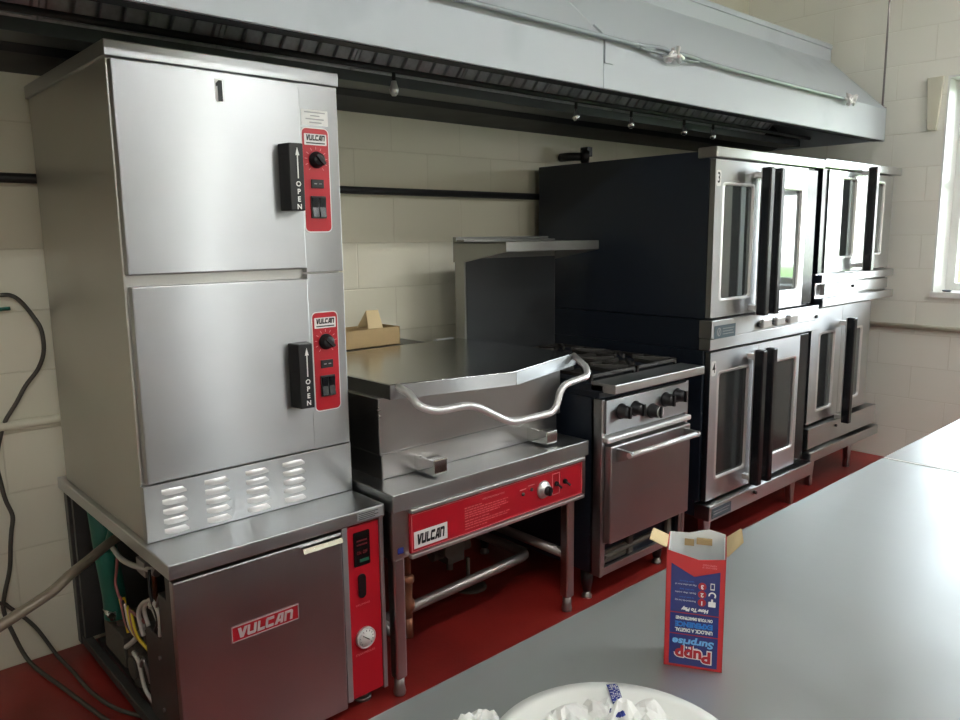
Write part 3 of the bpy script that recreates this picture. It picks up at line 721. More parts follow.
# grates and burners
for gx in (2.278, 2.572):
    for gy in (1.872, 2.225):
        w, dpt, z = .282, .340, .928; gb = B()
        for a in ((gx, gx+w, gy, gy+.012), (gx, gx+w, gy+dpt-.012, gy+dpt), (gx, gx+.012, gy, gy+dpt), (gx+w-.012, gx+w, gy, gy+dpt)):
            gb.box(a[0], a[1], a[2], a[3], z-.014, z)
        cx, cy = gx+w/2, gy+dpt/2
        for k in range(8):
            a = math.pi/4*k+math.pi/8*0; dx, dy = math.cos(a), math.sin(a)
            R_ = min(w/2/max(abs(dx), 1e-3), dpt/2/max(abs(dy), 1e-3))-.005
            p0, p1 = V((cx+dx*.05, cy+dy*.05, z-.002)), V((cx+dx*R_, cy+dy*R_, z-.007))
            mid = (p0+p1)/2; u = (p1-p0)/2; s_ = V((-dy, dx, 0))*.005
            gb.obox(mid, u, s_, (0, 0, .009))
        for xx in (gx+.006, gx+w-.006):
            for yy in (gy+.006, gy+dpt-.006): gb.box(xx-.006, xx+.006, yy-.006, yy+.006, .898, z-.01)
        obj('burner_grate', gb, M['iron'], rg, .002)
        obj('burner_head', B().lathe((cx, cy, .899), (0, 0, 1), [(.045, 0), (.045, .008), (.030, .010), (.028, .016), (0, .017)]), M['iron'], rg)
obj('back_riser', B().box(2.266, 2.862, 2.59, 2.655, .84, 1.445), M['steel_mid'], rg, .002)
obj('riser_front', B().box(2.275, 2.855, 2.586, 2.592, .90, 1.36), M['riser'], rg)
shelf = B()
shelf.extrude([(2.262, 2.59, 1.345), (2.262, 2.325, 1.392), (2.262, 2.325, 1.432), (2.262, 2.66, 1.436), (2.262, 2.66, 1.345)], (.006, 0, 0))
shelf.extrude([(2.860, 2.59, 1.345), (2.860, 2.325, 1.392), (2.860, 2.325, 1.432), (2.860, 2.66, 1.436), (2.860, 2.66, 1.345)], (.006, 0, 0))
shelf.box(2.262, 2.866, 2.325, 2.66, 1.428, 1.434).box(2.262, 2.866, 2.320, 2.327, 1.394, 1.434).box(2.262, 2.866, 2.640, 2.66, 1.434, 1.456)
obj('high_shelf', shelf, M['steel_mid'], rg)

# ------------------------------------------------------------------ convection ovens
def oven(label, x0, x1, xd0, xs, xd1, yf, yb, z0, z1, win1, win2, hz, hx, digit=None, cap=None, glass='oven_glass', grp=None, side_strip=True):
    """x0..x1 carcass, xd0/xs/xd1 door left edge, split and right edge, yf door face"""
    t = thing('convection_oven', label, 'oven', ((x0+x1)/2, (yf+yb)/2, z0), grp)
    obj('oven_body', B().box(x0, x1, yf+.032, yb, z0, z1+(.030 if cap else 0)), M['black_oven'], t, .004)
    if side_strip:
        obj('side_trim', B().box(xd1+.006, x1-.002, yf+.012, yf+.05, z0+.01, z1-.01), M['black_gloss'], t, .003)
    for k, (a, c, wn) in enumerate(((xd0, xs-.002, win1), (xs+.002, xd1, win2))):
        b = B(); y0, y1 = yf, yf+.026; zz0, zz1 = z0+.008, z1-.008
        wx0, wx1, wz0, wz1 = wn
        b.box(a, wx0, y0, y1, zz0, zz1); b.box(wx1, c, y0, y1, zz0, zz1)
        b.box(wx0, wx1, y0, y1, zz0, wz0); b.box(wx0, wx1, y0, y1, wz1, zz1)
        bmesh.ops.remove_doubles(b.bm, verts=b.bm.verts, dist=1e-5)
        d = obj('oven_door', b, M['steel_door'], t)
        # pressed bead round the window, with rounded corners
        rim = B(); o_ = rrect(wx0-.010, wx1+.010, wz0-.010, wz1+.010, .022, 4); i_ = rrect(wx0+.004, wx1-.004, wz0+.004, wz1-.004, .016, 4)
        n = len(o_); pts = [(p[0], yf-.004, p[1]) for p in i_]+[(p[0], yf+.0005, p[1]) for p in o_]+[(p[0], yf+.012, p[1]) for p in i_]
        rim.hull(pts, [(i, (i+1) % n, n+(i+1) % n, n+i) for i in range(n)]+[(i, (i+1) % n, 2*n+(i+1) % n, 2*n+i) for i in range(n)], True)
        # corner fillers so the opening reads rounded
        obj('window_bead', rim, M['steel_bar'], d)
        obj('window_glass', B().box(wx0-.001, wx1+.001, yf+.010, yf+.014, wz0-.001, wz1+.001), M[glass], d)
        if k < len(hx) and hx[k] is not None:
            h0, h1 = hx[k]
            h = obj('door_handle', B().box(h0, h1, yf-.085, yf-.040, hz[0], hz[1]), M['black_gloss'], d, .006, 'long black door handle')
            for zz in (hz[0]+.02, hz[1]-.045):
                obj('handle_standoff', B().box(h0+.004, h1-.004, yf-.042, yf+.001, zz, zz+.025), M['steel_bar'], h, .002)
            obj('handle_plate', B().box(h0+.001, h1-.001, yf-.040, yf-.036, hz[0], hz[1]), M['steel_bar'], h)
    if digit:
        s, dx, dz = digit
        q = obj('number_sticker', B().flat(rrect(dx-.019, dx+.019, dz-.034, dz+.034, .010), FR(0, yf, 0), .0008), M['white'], t)
        text('number_lettering', s, FR(dx, yf-.0014, dz), .046, M['ink'], q, bold=.001, sx=.8)
    if cap:
        obj('top_cap', B().box(cap[0], cap[1], cap[2], cap[4], z1, z1+cap[3]), M['steel_door'], t, .005)
    return t

Y1 = 1.822
hzU, hzL = (1.082, 1.752), (.262, .918)
ovA = oven('upper convection oven marked 3, next to the range', 3.035, 4.03, 3.030, 3.470, 3.892, Y1, 2.865, 1.082, 1.782,
           (3.097, 3.362, 1.168, 1.672), (3.570, 3.838, 1.172, 1.668), hzU, ((3.352, 3.392), (3.452, 3.490)), ('3', 3.056, 1.695), (3.026, 4.066, 1.815, .045, 1.91))
cs = obj('control_strip', B().box(3.018, 4.062, 1.805, 1.87, 1.000, 1.080), M['steel_door'], ovA, .003)
obj('lower_strip', B().box(3.022, 4.062, 1.812, 1.87, .946, .998), M['steel_door'], ovA, .003)
npl = obj('nameplate', B().flat([(3.038, .998), (3.215, .998), (3.215, 1.056), (3.038, 1.056)], FR(0, 1.8045, 0), .0012), M['slate'], cs)
rg_ = B(); n = 24
for i in range(n):
    a0, a1 = 2*math.pi*i/n, 2*math.pi*(i+1)/n
    rg_.flat([(.016*math.cos(a0), .019*math.sin(a0)), (.016*math.cos(a1), .019*math.sin(a1)), (.012*math.cos(a1), .015*math.sin(a1)), (.012*math.cos(a0), .015*math.sin(a0))], FR(3.075, 1.8032, 1.027), .0005)
rg_.flat([(-.008, -.010), (-.003, -.012), (.009, .010), (.004, .012)], FR(3.075, 1.8032, 1.027), .0006)
obj('nameplate_emblem', rg_, M['grey_print'], npl)
obj('nameplate_print', B().box(3.105, 3.20, 1.8024, 1.8034, 1.038, 1.041).box(3.105, 3.19, 1.8024, 1.8034, 1.026, 1.029).box(3.105, 3.20, 1.8024, 1.8034, 1.014, 1.017), M['grey_print'], npl)
for k, x in enumerate((3.44, 3.575, 3.71)):
    q = obj('latch_plate', B().box(x, x+.085, 1.785, 1.806, 1.012, 1.054), M['steel_bar'], cs, .005)
    obj('control_button', B().cyl((x-.018, 1.806, 1.030), (x-.018, 1.793, 1.030), .010, seg=12), M['black'], cs)
obj('side_latch', B().cyl((4.035, 1.806, 1.02), (4.035, 1.797, 1.02), .009, seg=12), M['ink'], cs)
obj('oven_crown', B().box(3.035, 4.03, 1.875, 2.86, .944, 1.080), M['black_oven'], ovA)
ovB = oven('lower convection oven marked 4, beneath the oven marked 3', 3.035, 4.03, 3.045, 3.475, 3.905, Y1, 2.86, .235, .942,
           (3.112, 3.385, .340, .835), (3.590, 3.870, .345, .825), hzL, ((3.360, 3.400), (3.462, 3.500)), ('4', 3.072, .860), None, 'oven_glass_dark')
obj('base_strip', B().box(3.03, 4.06, 1.790, 1.87, .155, .228), M['steel_door'], ovB, .004)
obj('base_chassis', B().box(3.04, 4.05, 1.87, 2.86, .160, .235), M['black_oven'], ovB, .003)
bpz = obj('nameplate', B().flat([(3.048, .166), (3.215, .166), (3.215, .214), (3.048, .214)], FR(0, 1.7895, 0), .0012), M['slate'], ovB)
obj('nameplate_print', B().box(3.06, 3.20, 1.7874, 1.7884, .196, .200).box(3.06, 3.19, 1.7874, 1.7884, .183, .187), M['grey_print'], bpz)
obj('vent_control', B().cyl((3.43, 1.79, .205), (3.43, 1.775, .205), .008, seg=12), M['ink'], ovB)
def oven_leg(parent, x, y, h, flip=1):
    b = B(); pr = [(-.032, h), (.034, h), (.030, h*.6), (.016, h*.25), (.018, 0), (-.012, 0), (-.014, h*.3), (-.024, h*.7)]
    b.extrude([(x+flip*p[0], y-.018, p[1]) for p in pr], (0, .036, 0))
    obj('leg', b, M['steel_door'], parent, .004)
for x, f in ((3.10, 1), (3.96, -1)):
    for y in (1.86, 2.6): oven_leg(ovB, x, y, .158, f)

Y2 = 1.842
ovC = oven('upper convection oven in the far stack, nearest the right wall', 4.120, 5.095, 4.185, 4.640, 5.060, Y2, 2.865, 1.236, 1.792,
           (4.345, 4.540, 1.322, 1.746), (4.760, 4.935, 1.330, 1.740), (1.238, 1.815), ((4.586, 4.626), None), None, (4.100, 5.150, 1.828, .045, 2.25), side_strip=False)
obj('front_edge', B().box(4.122, 4.18, 1.85, 1.89, 1.24, 1.79), M['black_gloss'], ovC, .002)
obj('lower_bar', B().box(4.120, 5.110, 1.822, 1.90, 1.190, 1.232), M['steel_door'], ovC, .003)
obj('lower_panel', B().box(4.19, 5.06, 1.836, 1.90, 1.120, 1.180), M['steel_door'], ovC, .002)
obj('lower_ledge', B().box(4.13, 5.110, 1.815, 1.90, 1.062, 1.106).box(4.13, 5.1, 1.862, 2.86, 1.062, 1.238), M['steel_door'], ovC, .003)
obj('panel_latch', B().cyl((4.55, 1.836, 1.155), (4.55, 1.827, 1.155), .008, seg=12), M['ink'], ovC)
ovD = oven('lower convection oven in the far stack, under its wider mate', 4.04, 4.905, 4.075, 4.455, 4.850, Y2, 2.80, .412, 1.060,
           (4.175, 4.372, .482, .912), (4.560, 4.745, .490, .905), (.380, .985), ((4.420, 4.458), None), None, None, side_strip=False)
dp_ = obj('drawer_panel', B().box(4.066, 4.985, 1.822, 1.90, .285, .398), M['steel_door'], ovD, .003)
obj('panel_latch', B().cyl((4.40, 1.822, .365), (4.40, 1.812, .365), .008, seg=12), M['ink'], dp_)
obj('base_chassis', B().box(4.068, 4.96, 1.89, 2.80, .215, .412), M['black_oven'], ovD, .003)
obj('base_rail', B().box(4.068, 4.99, 1.802, 1.90, .215, .270), M['steel_door'], ovD, .005)
for x, f in ((4.335, 1), (4.86, -1)):
    for y in (1.93, 2.6): oven_leg(ovD, x, y, .216, f)

# ------------------------------------------------------------------ exhaust hood
HX0, HX1 = -.9, 5.055
hd_ = thing('exhaust_hood', 'long grey painted exhaust hood above the cooking line', 'range hood', ((HX0+HX1)/2, 2.45, 2.0))
prof = [(1.908, 2.000), (1.908, 2.182), (2.262, 2.512), (2.262, 2.60), (YB-.002, 2.60)]
inner = [(y+.012 if y < 2.9 else y, z-.0 if i == 0 else z-.012) for i, (y, z) in enumerate(prof)]
HS = 2.372   # seam between the two canopy sections
def canopy(xa, xb):
    b = B(); pl_ = prof+inner[::-1]
    b.extrude([(xa, y, z) for y, z in pl_], (xb-xa, 0, 0)); return b
obj('canopy_section', canopy(HX0, HS-.001), M['hood'], hd_, .002)
obj('canopy_section', canopy(HS+.001, HX1), M['hood'], hd_, .002)
for xa in (HX0, HX1-.008):
    obj('end_panel', B().extrude([(xa, y, z) for y, z in prof+[(YB-.002, 2.0)]], (.008, 0, 0)), M['hood'], hd_, .001)
obj('front_gutter', B().box(HX0+.01, HX1-.01, 1.921, 1.965, 1.998, 2.004).box(HX0+.01, HX1-.01, 1.960, 1.965, 1.998, 2.022), M['hood_in'], hd_)
obj('top_flange', B().box(HX0, HX1, 2.255, 2.266, 2.585, 2.612), M['hood'], hd_, .001)
obj('seam_bracket', B().extrude([(HS, 1.907, 2.09), (HS, 1.901, 2.09), (HS, 1.901, 2.185), (HS, 1.957, 2.237), (HS, 1.961, 2.232), (HS, 1.907, 2.182)], (.048, 0, 0)), M['hood'], hd_)
obj('end_flange', B().box(HX1+.001, HX1+.055, 1.93, 1.96, 2.000, 2.195), M['hood'], hd_, .002)
# rear plenum and drip trough
obj('rear_plenum', B().extrude([(HX0+.01, 2.56, 2.02), (HX0+.01, 2.56, 2.10), (HX0+.01, 2.94, 2.50), (HX0+.01, 2.94, 1.998), (HX0+.01, 2.62, 1.998)], (HX1-HX0-.02, 0, 0)), M['hood_in'], hd_)
obj('drip_trough', B().box(HX0+.01, HX1-.01, 2.430, 2.56, 2.012, 2.020).box(HX0+.01, HX1-.01, 2.426, 2.434, 2.012, 2.048).box(HX0+.01, HX1-.01, 2.552, 2.56, 2.012, 2.05), M['trough'], hd_)
obj('filter_rail', B().box(HX0+.01, HX1-.01, 2.150, 2.24, 2.366, 2.372), M['hood_in'], hd_)
# baffle filters leaning from the trough up to the front
fw = .492; nf = int((HX1-HX0-.04)/(fw+.004))
a_, b_ = V((0, 2.445, 2.055)), V((0, 2.165, 2.35)); dirf = (b_-a_).normalized(); nrm = V((0, -dirf.z, dirf.y))
if nrm.z > 0: nrm = -nrm
Lf = (b_-a_).length
filt_me = None
for k in range(nf):
    x0 = HX0+.02+k*(fw+.004)
    org = V((x0, a_.y, a_.z))
    o = bpy.data.objects.new('grease_filter', None) if False else None
    if filt_me is None:
        b = B(); X = V((1, 0, 0))
        c = V((fw/2, 0, 0))+dirf*Lf/2
        for xx in (.006, fw-.006): b.obox(V((xx, 0, 0))+dirf*Lf/2, X*.006, dirf*Lf/2, nrm*.018)
        for d in (.008, Lf-.008): b.obox(V((fw/2, 0, 0))+dirf*d, X*fw/2, dirf*.008, nrm*.018)
        m = 7; st_ = (fw-.024)/m
        for i in range(m):
            cx = .012+st_*(i+.5)
            b.obox(V((cx, 0, 0))+dirf*Lf/2+nrm*.010, X*st_*.36, dirf*(Lf/2-.014), nrm*.002)
            b.obox(V((cx-st_*.36, 0, 0))+dirf*Lf/2+nrm*.004, X*.0015, dirf*(Lf/2-.014), nrm*.008)
            b.obox(V((cx+st_*.36, 0, 0))+dirf*Lf/2+nrm*.004, X*.0015, dirf*(Lf/2-.014), nrm*.008)
        b.obox(c-nrm*.017, X*(fw/2-.012), dirf*(Lf/2-.014), nrm*.0008)
        bmesh.ops.recalc_face_normals(b.bm, faces=b.bm.faces)
        filt_me = bpy.data.meshes.new('grease_filter'); b.bm.to_mesh(filt_me); b.bm.free(); filt_me.materials.append(M['filter'])
    o = bpy.data.objects.new('grease_filter', filt_me); COL.objects.link(o); o.location = org
    tag(o, 'dark greasy baffle filter slotted under the hood', 'filter', 'baffle filters under the hood')
    WORLD[o.name] = org

# fire suppression line with its nozzles
fp = thing('suppression_pipe', 'dark fire suppression pipe with hanging nozzles under the hood', 'pipe', (2.4, 2.35, 2.03))
obj('supply_pipe', B().cyl((HX0+.05, 2.35, 2.052), (HX1-.05, 2.35, 2.052), .011, seg=12), M['black_pipe'], fp)
for x, m in ((1.732, 'steel_bar'), (2.731, 'chrome'), (3.135, 'chrome'), (3.587, 'chrome'), (3.866, 'chrome')):
    q = obj('nozzle_stem', B().cyl((x, 2.35, 2.052), (x, 2.35, 2.005), .007, seg=10), M['black_pipe'], fp)
    obj('nozzle', B().lathe((x, 2.35, 1.963), (0, 0, 1), [(.008, 0), (.015, .010), (.017, .022), (.012, .038), (.009, .052)], 14), M[m], q)

# conduit clipped along the hood's front crease
ycr, zcr = 1.889, 2.176
cd = thing('electrical_conduit', 'thin grey conduit running along the front of the hood', 'conduit', (2.7, ycr, zcr))
pts = [(-.85, ycr, zcr), (2.372, ycr, zcr), (2.55, ycr, zcr), (2.70, ycr-.004, zcr+.010), (2.775, ycr-.006, zcr+.002), (2.88, ycr-.002, zcr+.008), (3.05, ycr, zcr+.002), (3.4, ycr, zcr-.002), (4.46, ycr, zcr-.002)]
obj('conduit_tube', B().tube(smooth_path(pts, 6), .0095, 10), M['conduit'], cd)
obj('conduit_wire', B().tube(smooth_path([(2.56, ycr-.004, zcr-.01), (2.70, ycr-.006, zcr-.012), (2.77, ycr-.012, zcr-.012), (2.86, ycr-.006, zcr-.014), (2.97, ycr-.004, zcr-.006)], 5), .005, 8), M['conduit'], cd)
def knot(x, z, s):
    rr = random.Random(int(x*100)); b = B()
    for k in range(9):
        c = V((x+rr.uniform(-.04, .04)*s, ycr-.012+rr.uniform(-.01, .01), z+rr.uniform(-.016, .016)*s))
        d = V((rr.uniform(-1, 1), rr.uniform(-.4, .4), rr.uniform(-.6, .6))).normalized()*.026*s
        b.cyl(c-d, c+d, .010*s, .005*s, 8)
    return b
obj('foil_wrap', knot(2.775, zcr-.004, 1), M['steel_bar'], cd, label='crumpled foil wrapped round the conduit')
obj('foil_wrap', knot(4.46, zcr-.004, 1.15), M['steel_bar'], cd, label='crumpled foil at the end of the conduit')
rod = B().cyl((HX1+.030, 1.945, 2.192), (HX1+.030, 1.945, ZC-.001), .006, seg=10).box(HX1+.005, HX1+.055, 1.930, 1.958, 2.1955, 2.202).cyl((HX1+.030, 1.945, 2.197), (HX1+.030, 1.945, 2.212), .011, seg=6)
tag(obj('hanger_rod', rod, M['galv']), 'thin steel rod hanging the right end of the hood from the ceiling', 'rod')
# casement bracket plate on the wall beside the window
tag(obj('wall_plate', B().extrude([(XR-.001, 1.665, 2.36), (XR-.001, 1.755, 2.36), (XR-.001, 1.735, 2.056), (XR-.001, 1.685, 2.05)], (-.022, 0, 0)), M['cream_pipe'], bevel=.004),
    'narrow cream painted metal plate on the wall by the window', 'plate')
sd = B().lathe((XR+.045, 1.575, 1.0905), (0, 0, 1), [(.020, 0), (.026, .006), (.024, .010), (.016, .007), (0, .007)], 20)
tag(obj('small_dish', sd, M['slate']), 'small dark round dish on the window sill', 'dish')

# ------------------------------------------------------------------ worktables
def worktable(x0, x1, label, legs):
    t = thing('worktable', label, 'table', ((x0+x1)/2, .05, 0))
    y0, y1 = -.62, .712
    obj('tabletop', B().box(x0, x1, y0, y1, .862, .9), M['table'], t, .006)
    if x0 < 0: obj('joint_strip', B().box(x1-.004, x1+.0045, y0+.01, y1-.007, .880, .9010), M['white_paint'], t)
    obj('undershelf', B().box(x0+.05, x1-.05, y0+.05, y1-.05, .25, .275), M['steel_top'], t, .003)
    for x in legs:
        for y in (y0+.08, y1-.08):
            obj('leg', B().cyl((x, y, .0), (x, y, .862), .02, seg=16), M['galv'], t)
worktable(-.9, 2.009, 'near stainless worktable with a carton and plate on it', (-.8, .55, 1.9))
worktable(2.014, 4.2, 'far stainless worktable butted against the near one, by the window', (2.12, 3.1, 4.1))

# ------------------------------------------------------------------ toy carton standing upside down on the table
A_, B_ = V((.8105, .538, .9005)), V((.8475, .4745, .9005))
rt = (B_-A_).normalized(); W_ = (B_-A_).length; up = V((0, 0, 1)); back = -(rt.cross(up)); Dp = .048; H_ = .160
tx = thing('toy_carton', 'open red and blue toy carton standing upside down on the near worktable', 'box', tuple((A_+B_)/2+back*Dp/2))
def P3(u, d, z): return A_+rt*u+back*d+up*z
th = .0012
# four walls as thin sheets with thickness, printed red outside, white inside
shell = B()
def sheet(b, pts, n): b.extrude(pts, V(n)*th)
sheet(shell, [P3(0, 0, 0), P3(W_, 0, 0), P3(W_, 0, H_-.006), P3(W_*.55, 0, H_-.010), P3(0, 0, H_)], back)
sheet(shell, [P3(0, 0, 0), P3(0, Dp, 0), P3(0, Dp, H_+.006), P3(0, 0, H_)], rt)
sheet(shell, [P3(W_, 0, 0), P3(W_, Dp, 0), P3(W_, Dp, H_+.006), P3(W_, 0, H_-.006)], -rt)
sheet(shell, [P3(0, Dp, 0), P3(W_, Dp, 0), P3(W_, Dp, H_+.006), P3(0, Dp, H_+.006)], -back)
sheet(shell, [P3(0, 0, 0), P3(W_, 0, 0), P3(W_, Dp, 0), P3(0, Dp, 0)], up)
sh = obj('carton_walls', shell, M['box_red'], tx)
lin = B(); e = .0016
sheet(lin, [P3(e, Dp-e, .002), P3(W_-e, Dp-e, .002), P3(W_-e, Dp-e, H_+.010), P3(W_*.7, Dp-e, H_+.015), P3(W_*.35, Dp-e, H_+.008), P3(e, Dp-e, H_+.007)], -back)
sheet(lin, [P3(e, .002, .002), P3(e, Dp-.003, .002), P3(e, Dp-.003, H_+.008), P3(e, .002, H_-.003)], rt)
sheet(lin, [P3(W_-e, .002, .002), P3(W_-e, Dp-.003, .002), P3(W_-e, Dp-.003, H_+.006), P3(W_-e, .002, H_-.008)], -rt)
sheet(lin, [P3(.003, e, .002), P3(W_-.003, e, .002), P3(W_-.003, e, H_-.008), P3(W_*.55, e, H_-.012), P3(.003, e, H_-.002)], back)
obj('carton_lining', lin, M['box_white'], tx)
fl = B()
fl.hull([P3(-.0, .004, H_+.002), P3(0, Dp-.006, H_+.004), P3(-.020, Dp-.012, H_+.014), P3(-.022, .006, H_+.010)], [(0, 1, 2, 3)])
fl.hull([P3(-.001, .004, H_+.001), P3(-.001, Dp-.006, H_+.003), P3(-.021, Dp-.012, H_+.013), P3(-.023, .006, H_+.009)], [(3, 2, 1, 0)])
obj('left_flap', fl, M['card_pale'], tx, label='pale cardboard flap folded out')
fl = B()
fl.hull([P3(W_, .006, H_-.004), P3(W_, Dp-.004, H_+.008), P3(W_+.017, Dp-.01, H_+.024), P3(W_+.019, .012, H_+.016)], [(0, 1, 2, 3)])
fl.hull([P3(W_+.001, .006, H_-.005), P3(W_+.001, Dp-.004, H_+.007), P3(W_+.018, Dp-.01, H_+.023), P3(W_+.020, .012, H_+.015)], [(3, 2, 1, 0)])
obj('right_flap', fl, M['card_pale'], tx, label='pale cardboard flap folded out')
obj('tray_insert', B().obox(P3(W_*.62, Dp-.006, H_-.001), rt*.010, back*.002, up*.004).obox(P3(W_*.36, Dp-.008, H_-.003), rt*.006, back*.002, up*.004), M['card'], tx)
FF = lambda u, z, off=.0: (P3(u, -off, z), rt, up)                 # printed front
FU = lambda u, z, off=.0: (P3(u, -off, z), -rt, -up)               # print reads upside down
ff = FF(0, 0, .0004)
pr = B(); m = .0065
pr.flat([(m, .004), (W_-m, .004), (W_-m, .046), (m, .046)], ff, .0004)
pr.flat([(m, .0475), (W_-m, .0475), (W_-m, .0755), (m, .0755)], ff, .0004)
pr.flat([(m, .077), (W_-m, .077), (W_-m, .137), (W_*.48, .127), (m, .143)], ff, .0004)
obj('blue_print', pr, M['box_blue'], sh)
o_ = .0010
cw = W_/2
text('red_lettering', 'Pupp', FU(cw, .0195, o_), .0165, M['white'], sh, bold=.0022, fit=.048, label='white outline behind the red word')
text('red_lettering', 'Pupp', FU(cw, .0195, o_+.0004), .0160, M['red'], sh, bold=.0009, fit=.045)
text('white_lettering', 'in a', FU(cw-.006, .029, o_+.0006), .0035, M['white'], sh, bold=.0003)
text('blue_lettering', 'Surprise', FU(cw, .0365, o_), .0095, M['sky_blue'], sh, bold=.0005, fit=.052, shear=.15)
text('white_lettering', 'UNLOCK A DIGITAL', FU(cw, .0535, o_), .0050, M['white'], sh, bold=.0003, fit=.047)
text('blue_lettering', 'EXPERIENCE', FU(cw, .0615, o_), .0068, M['box_lblue'], sh, bold=.0005, fit=.047)
text('white_lettering', 'ON YOUR SMARTPHONE!', FU(cw, .0700, o_), .0042, M['white'], sh, bold=.0003, fit=.046)
text('white_lettering', 'How To Play', FU(cw+.001, .0825, o_), .0048, M['white'], sh, bold=.0004, fit=.034, shear=.2)
for k, (z, s1, s2) in enumerate(((.0935, 'Download the free app', 'to your phone'), (.1045, 'Scan the code', 'on the toy'), (.1155, 'Play and collect them all', 'with friends'))):
    b = B(); b.flat([(.0052*math.cos(2*math.pi*i/20), .0052*math.sin(2*math.pi*i/20)) for i in range(20)], FU(W_*.62, z, .0009), .0003)
    q = obj('step_disc', b, M['red'], sh)
    text('step_number', str(k+1), FU(W_*.62, z, .0016), .0055, M['white'], q, bold=.0003)
    text('step_lettering', s1, FU(W_*.34, z+.0005, o_), .0024, M['white'], sh, fit=.026)
    text('step_lettering', s2, FU(W_*.36, z+.0050, o_), .0022, M['box_lblue'], sh, fit=.018)
ic = B()
ic.flat(rrect(-.0045, .0045, -.0035, .0035, .0008), FF(W_*.79, .0925, .0009), .0003); ic.flat([(-.0012, .0035), (.0012, .0035), (.0012, .007), (-.0012, .007)], FF(W_*.79, .0925, .0009), .0003)
for i in range(9):
    a0, a1 = math.radians(-40+i*26), math.radians(-40+(i+1)*26)
    ic.flat([(.0048*math.cos(a0), .0048*math.sin(a0)), (.0048*math.cos(a1), .0048*math.sin(a1)), (.0030*math.cos(a1), .0030*math.sin(a1)), (.0030*math.cos(a0), .0030*math.sin(a0))], FF(W_*.79, .1045, .0009), .0003)
for a in ((-.0026, .0026, -.0045, -.0030), (-.0026, .0026, .0032, .0045), (-.0026, -.0018, -.0045, .0045), (.0018, .0026, -.0045, .0045)):
    ic.flat([(a[0], a[2]), (a[1], a[2]), (a[1], a[3]), (a[0], a[3])], FF(W_*.79, .1165, .0009), .0003)
obj('step_icons', ic, M['white'], sh)
text('small_lettering', 'AGES 4 AND UP\nPUPPIES INSIDE', FU(W_*.73, .1435, o_), .0024, M['paleline'], sh, fit=.018)

# ------------------------------------------------------------------ plate with crumpled paper
pc = V((.594, .447, .9002)); R0 = .138
pt_ = thing('paper_plate', 'white plate at the near edge of the worktable', 'plate', tuple(pc))
obj('plate_dish', B().lathe(pc, (0, 0, 1), [(.08, 0), (.095, .002), (R0-.012, .017), (R0, .020), (R0+.001, .022), (R0-.012, .0195), (.094, .005), (.02, .004), (0, .004)], 64), M['plate'], pt_)
def crumple(name, c, rx, ry, h, seed, mat, label, nx=26):
    rr = random.Random(seed); b = B(); g = []
    from mathutils import noise
    for i in range(nx+1):
        row = []
        for j in range(nx+1):
            u, v = i/nx*2-1, j/nx*2-1
            rr_ = max(abs(u), abs(v)); 
            q = V((u*6+seed, v*6, seed*1.3)); nz = abs(noise.noise(q*.5))*1.4+.35*abs(noise.noise(q*1.3))
            ang = math.atan2(v, u); rad = rr_*(1+.12*noise.noise(V((math.cos(ang)*2, math.sin(ang)*2, seed))))
            x, y = math.cos(ang)*rad*rx, math.sin(ang)*rad*ry
            row.append(b.bm.verts.new((c[0]+x, c[1]+y, c[2]+.002+h*nz*(1-rr_**3*.6))))
        g.append(row)
    for i in range(nx):
        for j in range(nx): b.bm.faces.new((g[i][j], g[i+1][j], g[i+1][j+1], g[i][j+1]))
    o = obj(name, b, mat); md = o.modifiers.new('thick', 'SOLIDIFY'); md.thickness = .0006
    return tag(o, label, 'paper')
crumple('crumpled_paper', (.604, .456, .909), .100, .100, .034, 3, M['paper'], 'crumpled white paper lying on the plate')
crumple('paper_napkin', (.536, .607, .9015), .034, .024, .018, 8, M['paper'], 'crumpled white napkin beside the plate at the left', 9)
wr = thing('wrapper_strip', 'blue and white printed wrapper strip over the plate rim', 'wrapper', (.668, .50, .905))
dirw = V((.045, .062, 0)).normalized(); sd_ = V((dirw.y, -dirw.x, 0))
base = V((.6905, .5285, .924)); b = B(); secs = [(-.006, .0000), (.004, -.0002), (.022, -.0062), (.032, -.004)]
ps = [base-dirw*s+V((0, 0, dz)) for s, dz in secs]
for q in (0,):
    vs = [(p-sd_*.0065, p+sd_*.0065) for p in ps]; pts = [x for pr_ in vs for x in pr_]
    b.hull([tuple(x) for x in pts], [(2*i, 2*i+1, 2*i+3, 2*i+2) for i in range(len(ps)-1)])
o = obj('wrapper_film', b, M['blue'], wr); md = o.modifiers.new('t', 'SOLIDIFY'); md.thickness = .0006
dots = B(); rr = random.Random(5)
for i in range(2):
    a, c = ps[i], ps[i+1]; 
    for j in range(5 if i == 0 else 9):
        t = (j+.5)/(5 if i == 0 else 9); p = a.lerp(c, t)
        for w in (-.0048, -.0024, 0, .0024, .0048):
            if rr.random() < .7: dots.obox(p+sd_*w+V((0, 0, .0007)), sd_*.0008, dirw*.0004, V((0, 0, .0002)))
obj('wrapper_print', dots, M['white'], wr)
crumple('blue_scrap', (.655, .492, .922), .012, .009, .010, 5, M['blue'], 'dark blue scrap of wrapper on the crumpled paper', 10)

# small floor debris
tag(obj('drain_cover', B().lathe((2.02, 2.30, .0005), (0, 0, 1), [(.07, 0), (.07, .006), (.05, .008), (0, .006)], 24), M['machinery']), 'round metal drain cover on the floor under the skillet', 'drain cover')

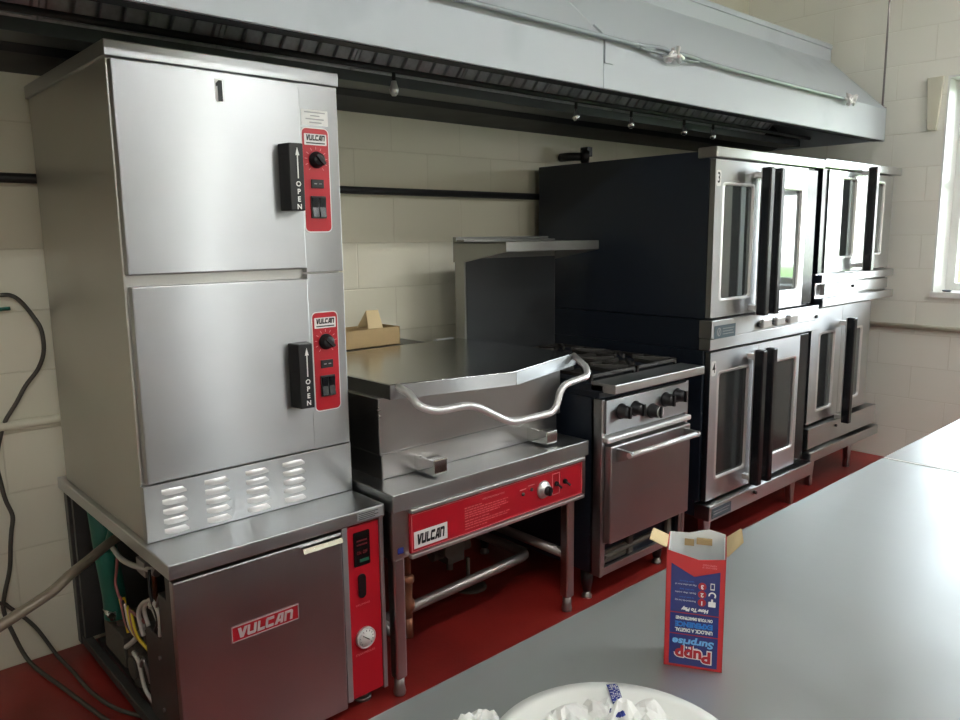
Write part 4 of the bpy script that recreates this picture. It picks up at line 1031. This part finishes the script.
# ------------------------------------------------------------------ world, camera
w = bpy.data.worlds.new('World'); SC.world = w; w.use_nodes = True; nt = w.node_tree
bg = nt.nodes['Background']
sky = nt.nodes.new('ShaderNodeTexSky'); sky.sky_type = 'NISHITA'; sky.sun_disc = False
sky.sun_elevation = math.radians(42); sky.sun_rotation = math.radians(200); sky.air_density = 1.3; sky.dust_density = 3.5
mix = nt.nodes.new('ShaderNodeMix'); mix.data_type = 'RGBA'; mix.inputs[0].default_value = .55
mix.inputs[7].default_value = (9.0, 9.2, 9.4, 1)
nt.links.new(sky.outputs[0], mix.inputs[6]); nt.links.new(mix.outputs[2], bg.inputs[0])
bg.inputs['Strength'].default_value = 1.7

def portal(loc, rot, sx, sy):
    l = bpy.data.lights.new('window_portal', 'AREA'); l.shape = 'RECTANGLE'; l.size = sx; l.size_y = sy
    l.cycles.is_portal = True
    o = bpy.data.objects.new('window_portal', l); COL.objects.link(o); o.location = loc; o.rotation_euler = rot
for w_ in (W1, W1b):
    portal((XR+TR+.02, (w_[0]+w_[1])/2, (w_[2]+w_[3])/2), (0, math.radians(90), 0), w_[3]-w_[2], w_[1]-w_[0])
for w_ in (W2, W3, W4):
    portal(((w_[0]+w_[1])/2, YF-T-.02, (w_[2]+w_[3])/2), (math.radians(90), 0, 0), w_[1]-w_[0], w_[3]-w_[2])

cam = bpy.data.cameras.new('Camera'); co = bpy.data.objects.new('Camera', cam); COL.objects.link(co)
cam.sensor_fit = 'HORIZONTAL'; cam.sensor_width = 36; cam.lens = 772.196/960*36; cam.clip_start = .02; cam.clip_end = 200
F_ = V((.66391307, .73063795, -.15933492)); R_ = V((.7388196, -.67380874, -.01128601)); U_ = V((.11560725, .11022684, .98716007))
mt = Matrix((R_, U_, -F_)).transposed().to_4x4(); mt.translation = V((0, 0, 1.46283))
co.matrix_world = mt
SC.camera = co
SC.view_settings.view_transform = 'Standard'; SC.view_settings.look = 'None'
SC.view_settings.gamma = 1; SC.view_settings.use_curve_mapping = False
SC.view_settings.exposure = 0.5
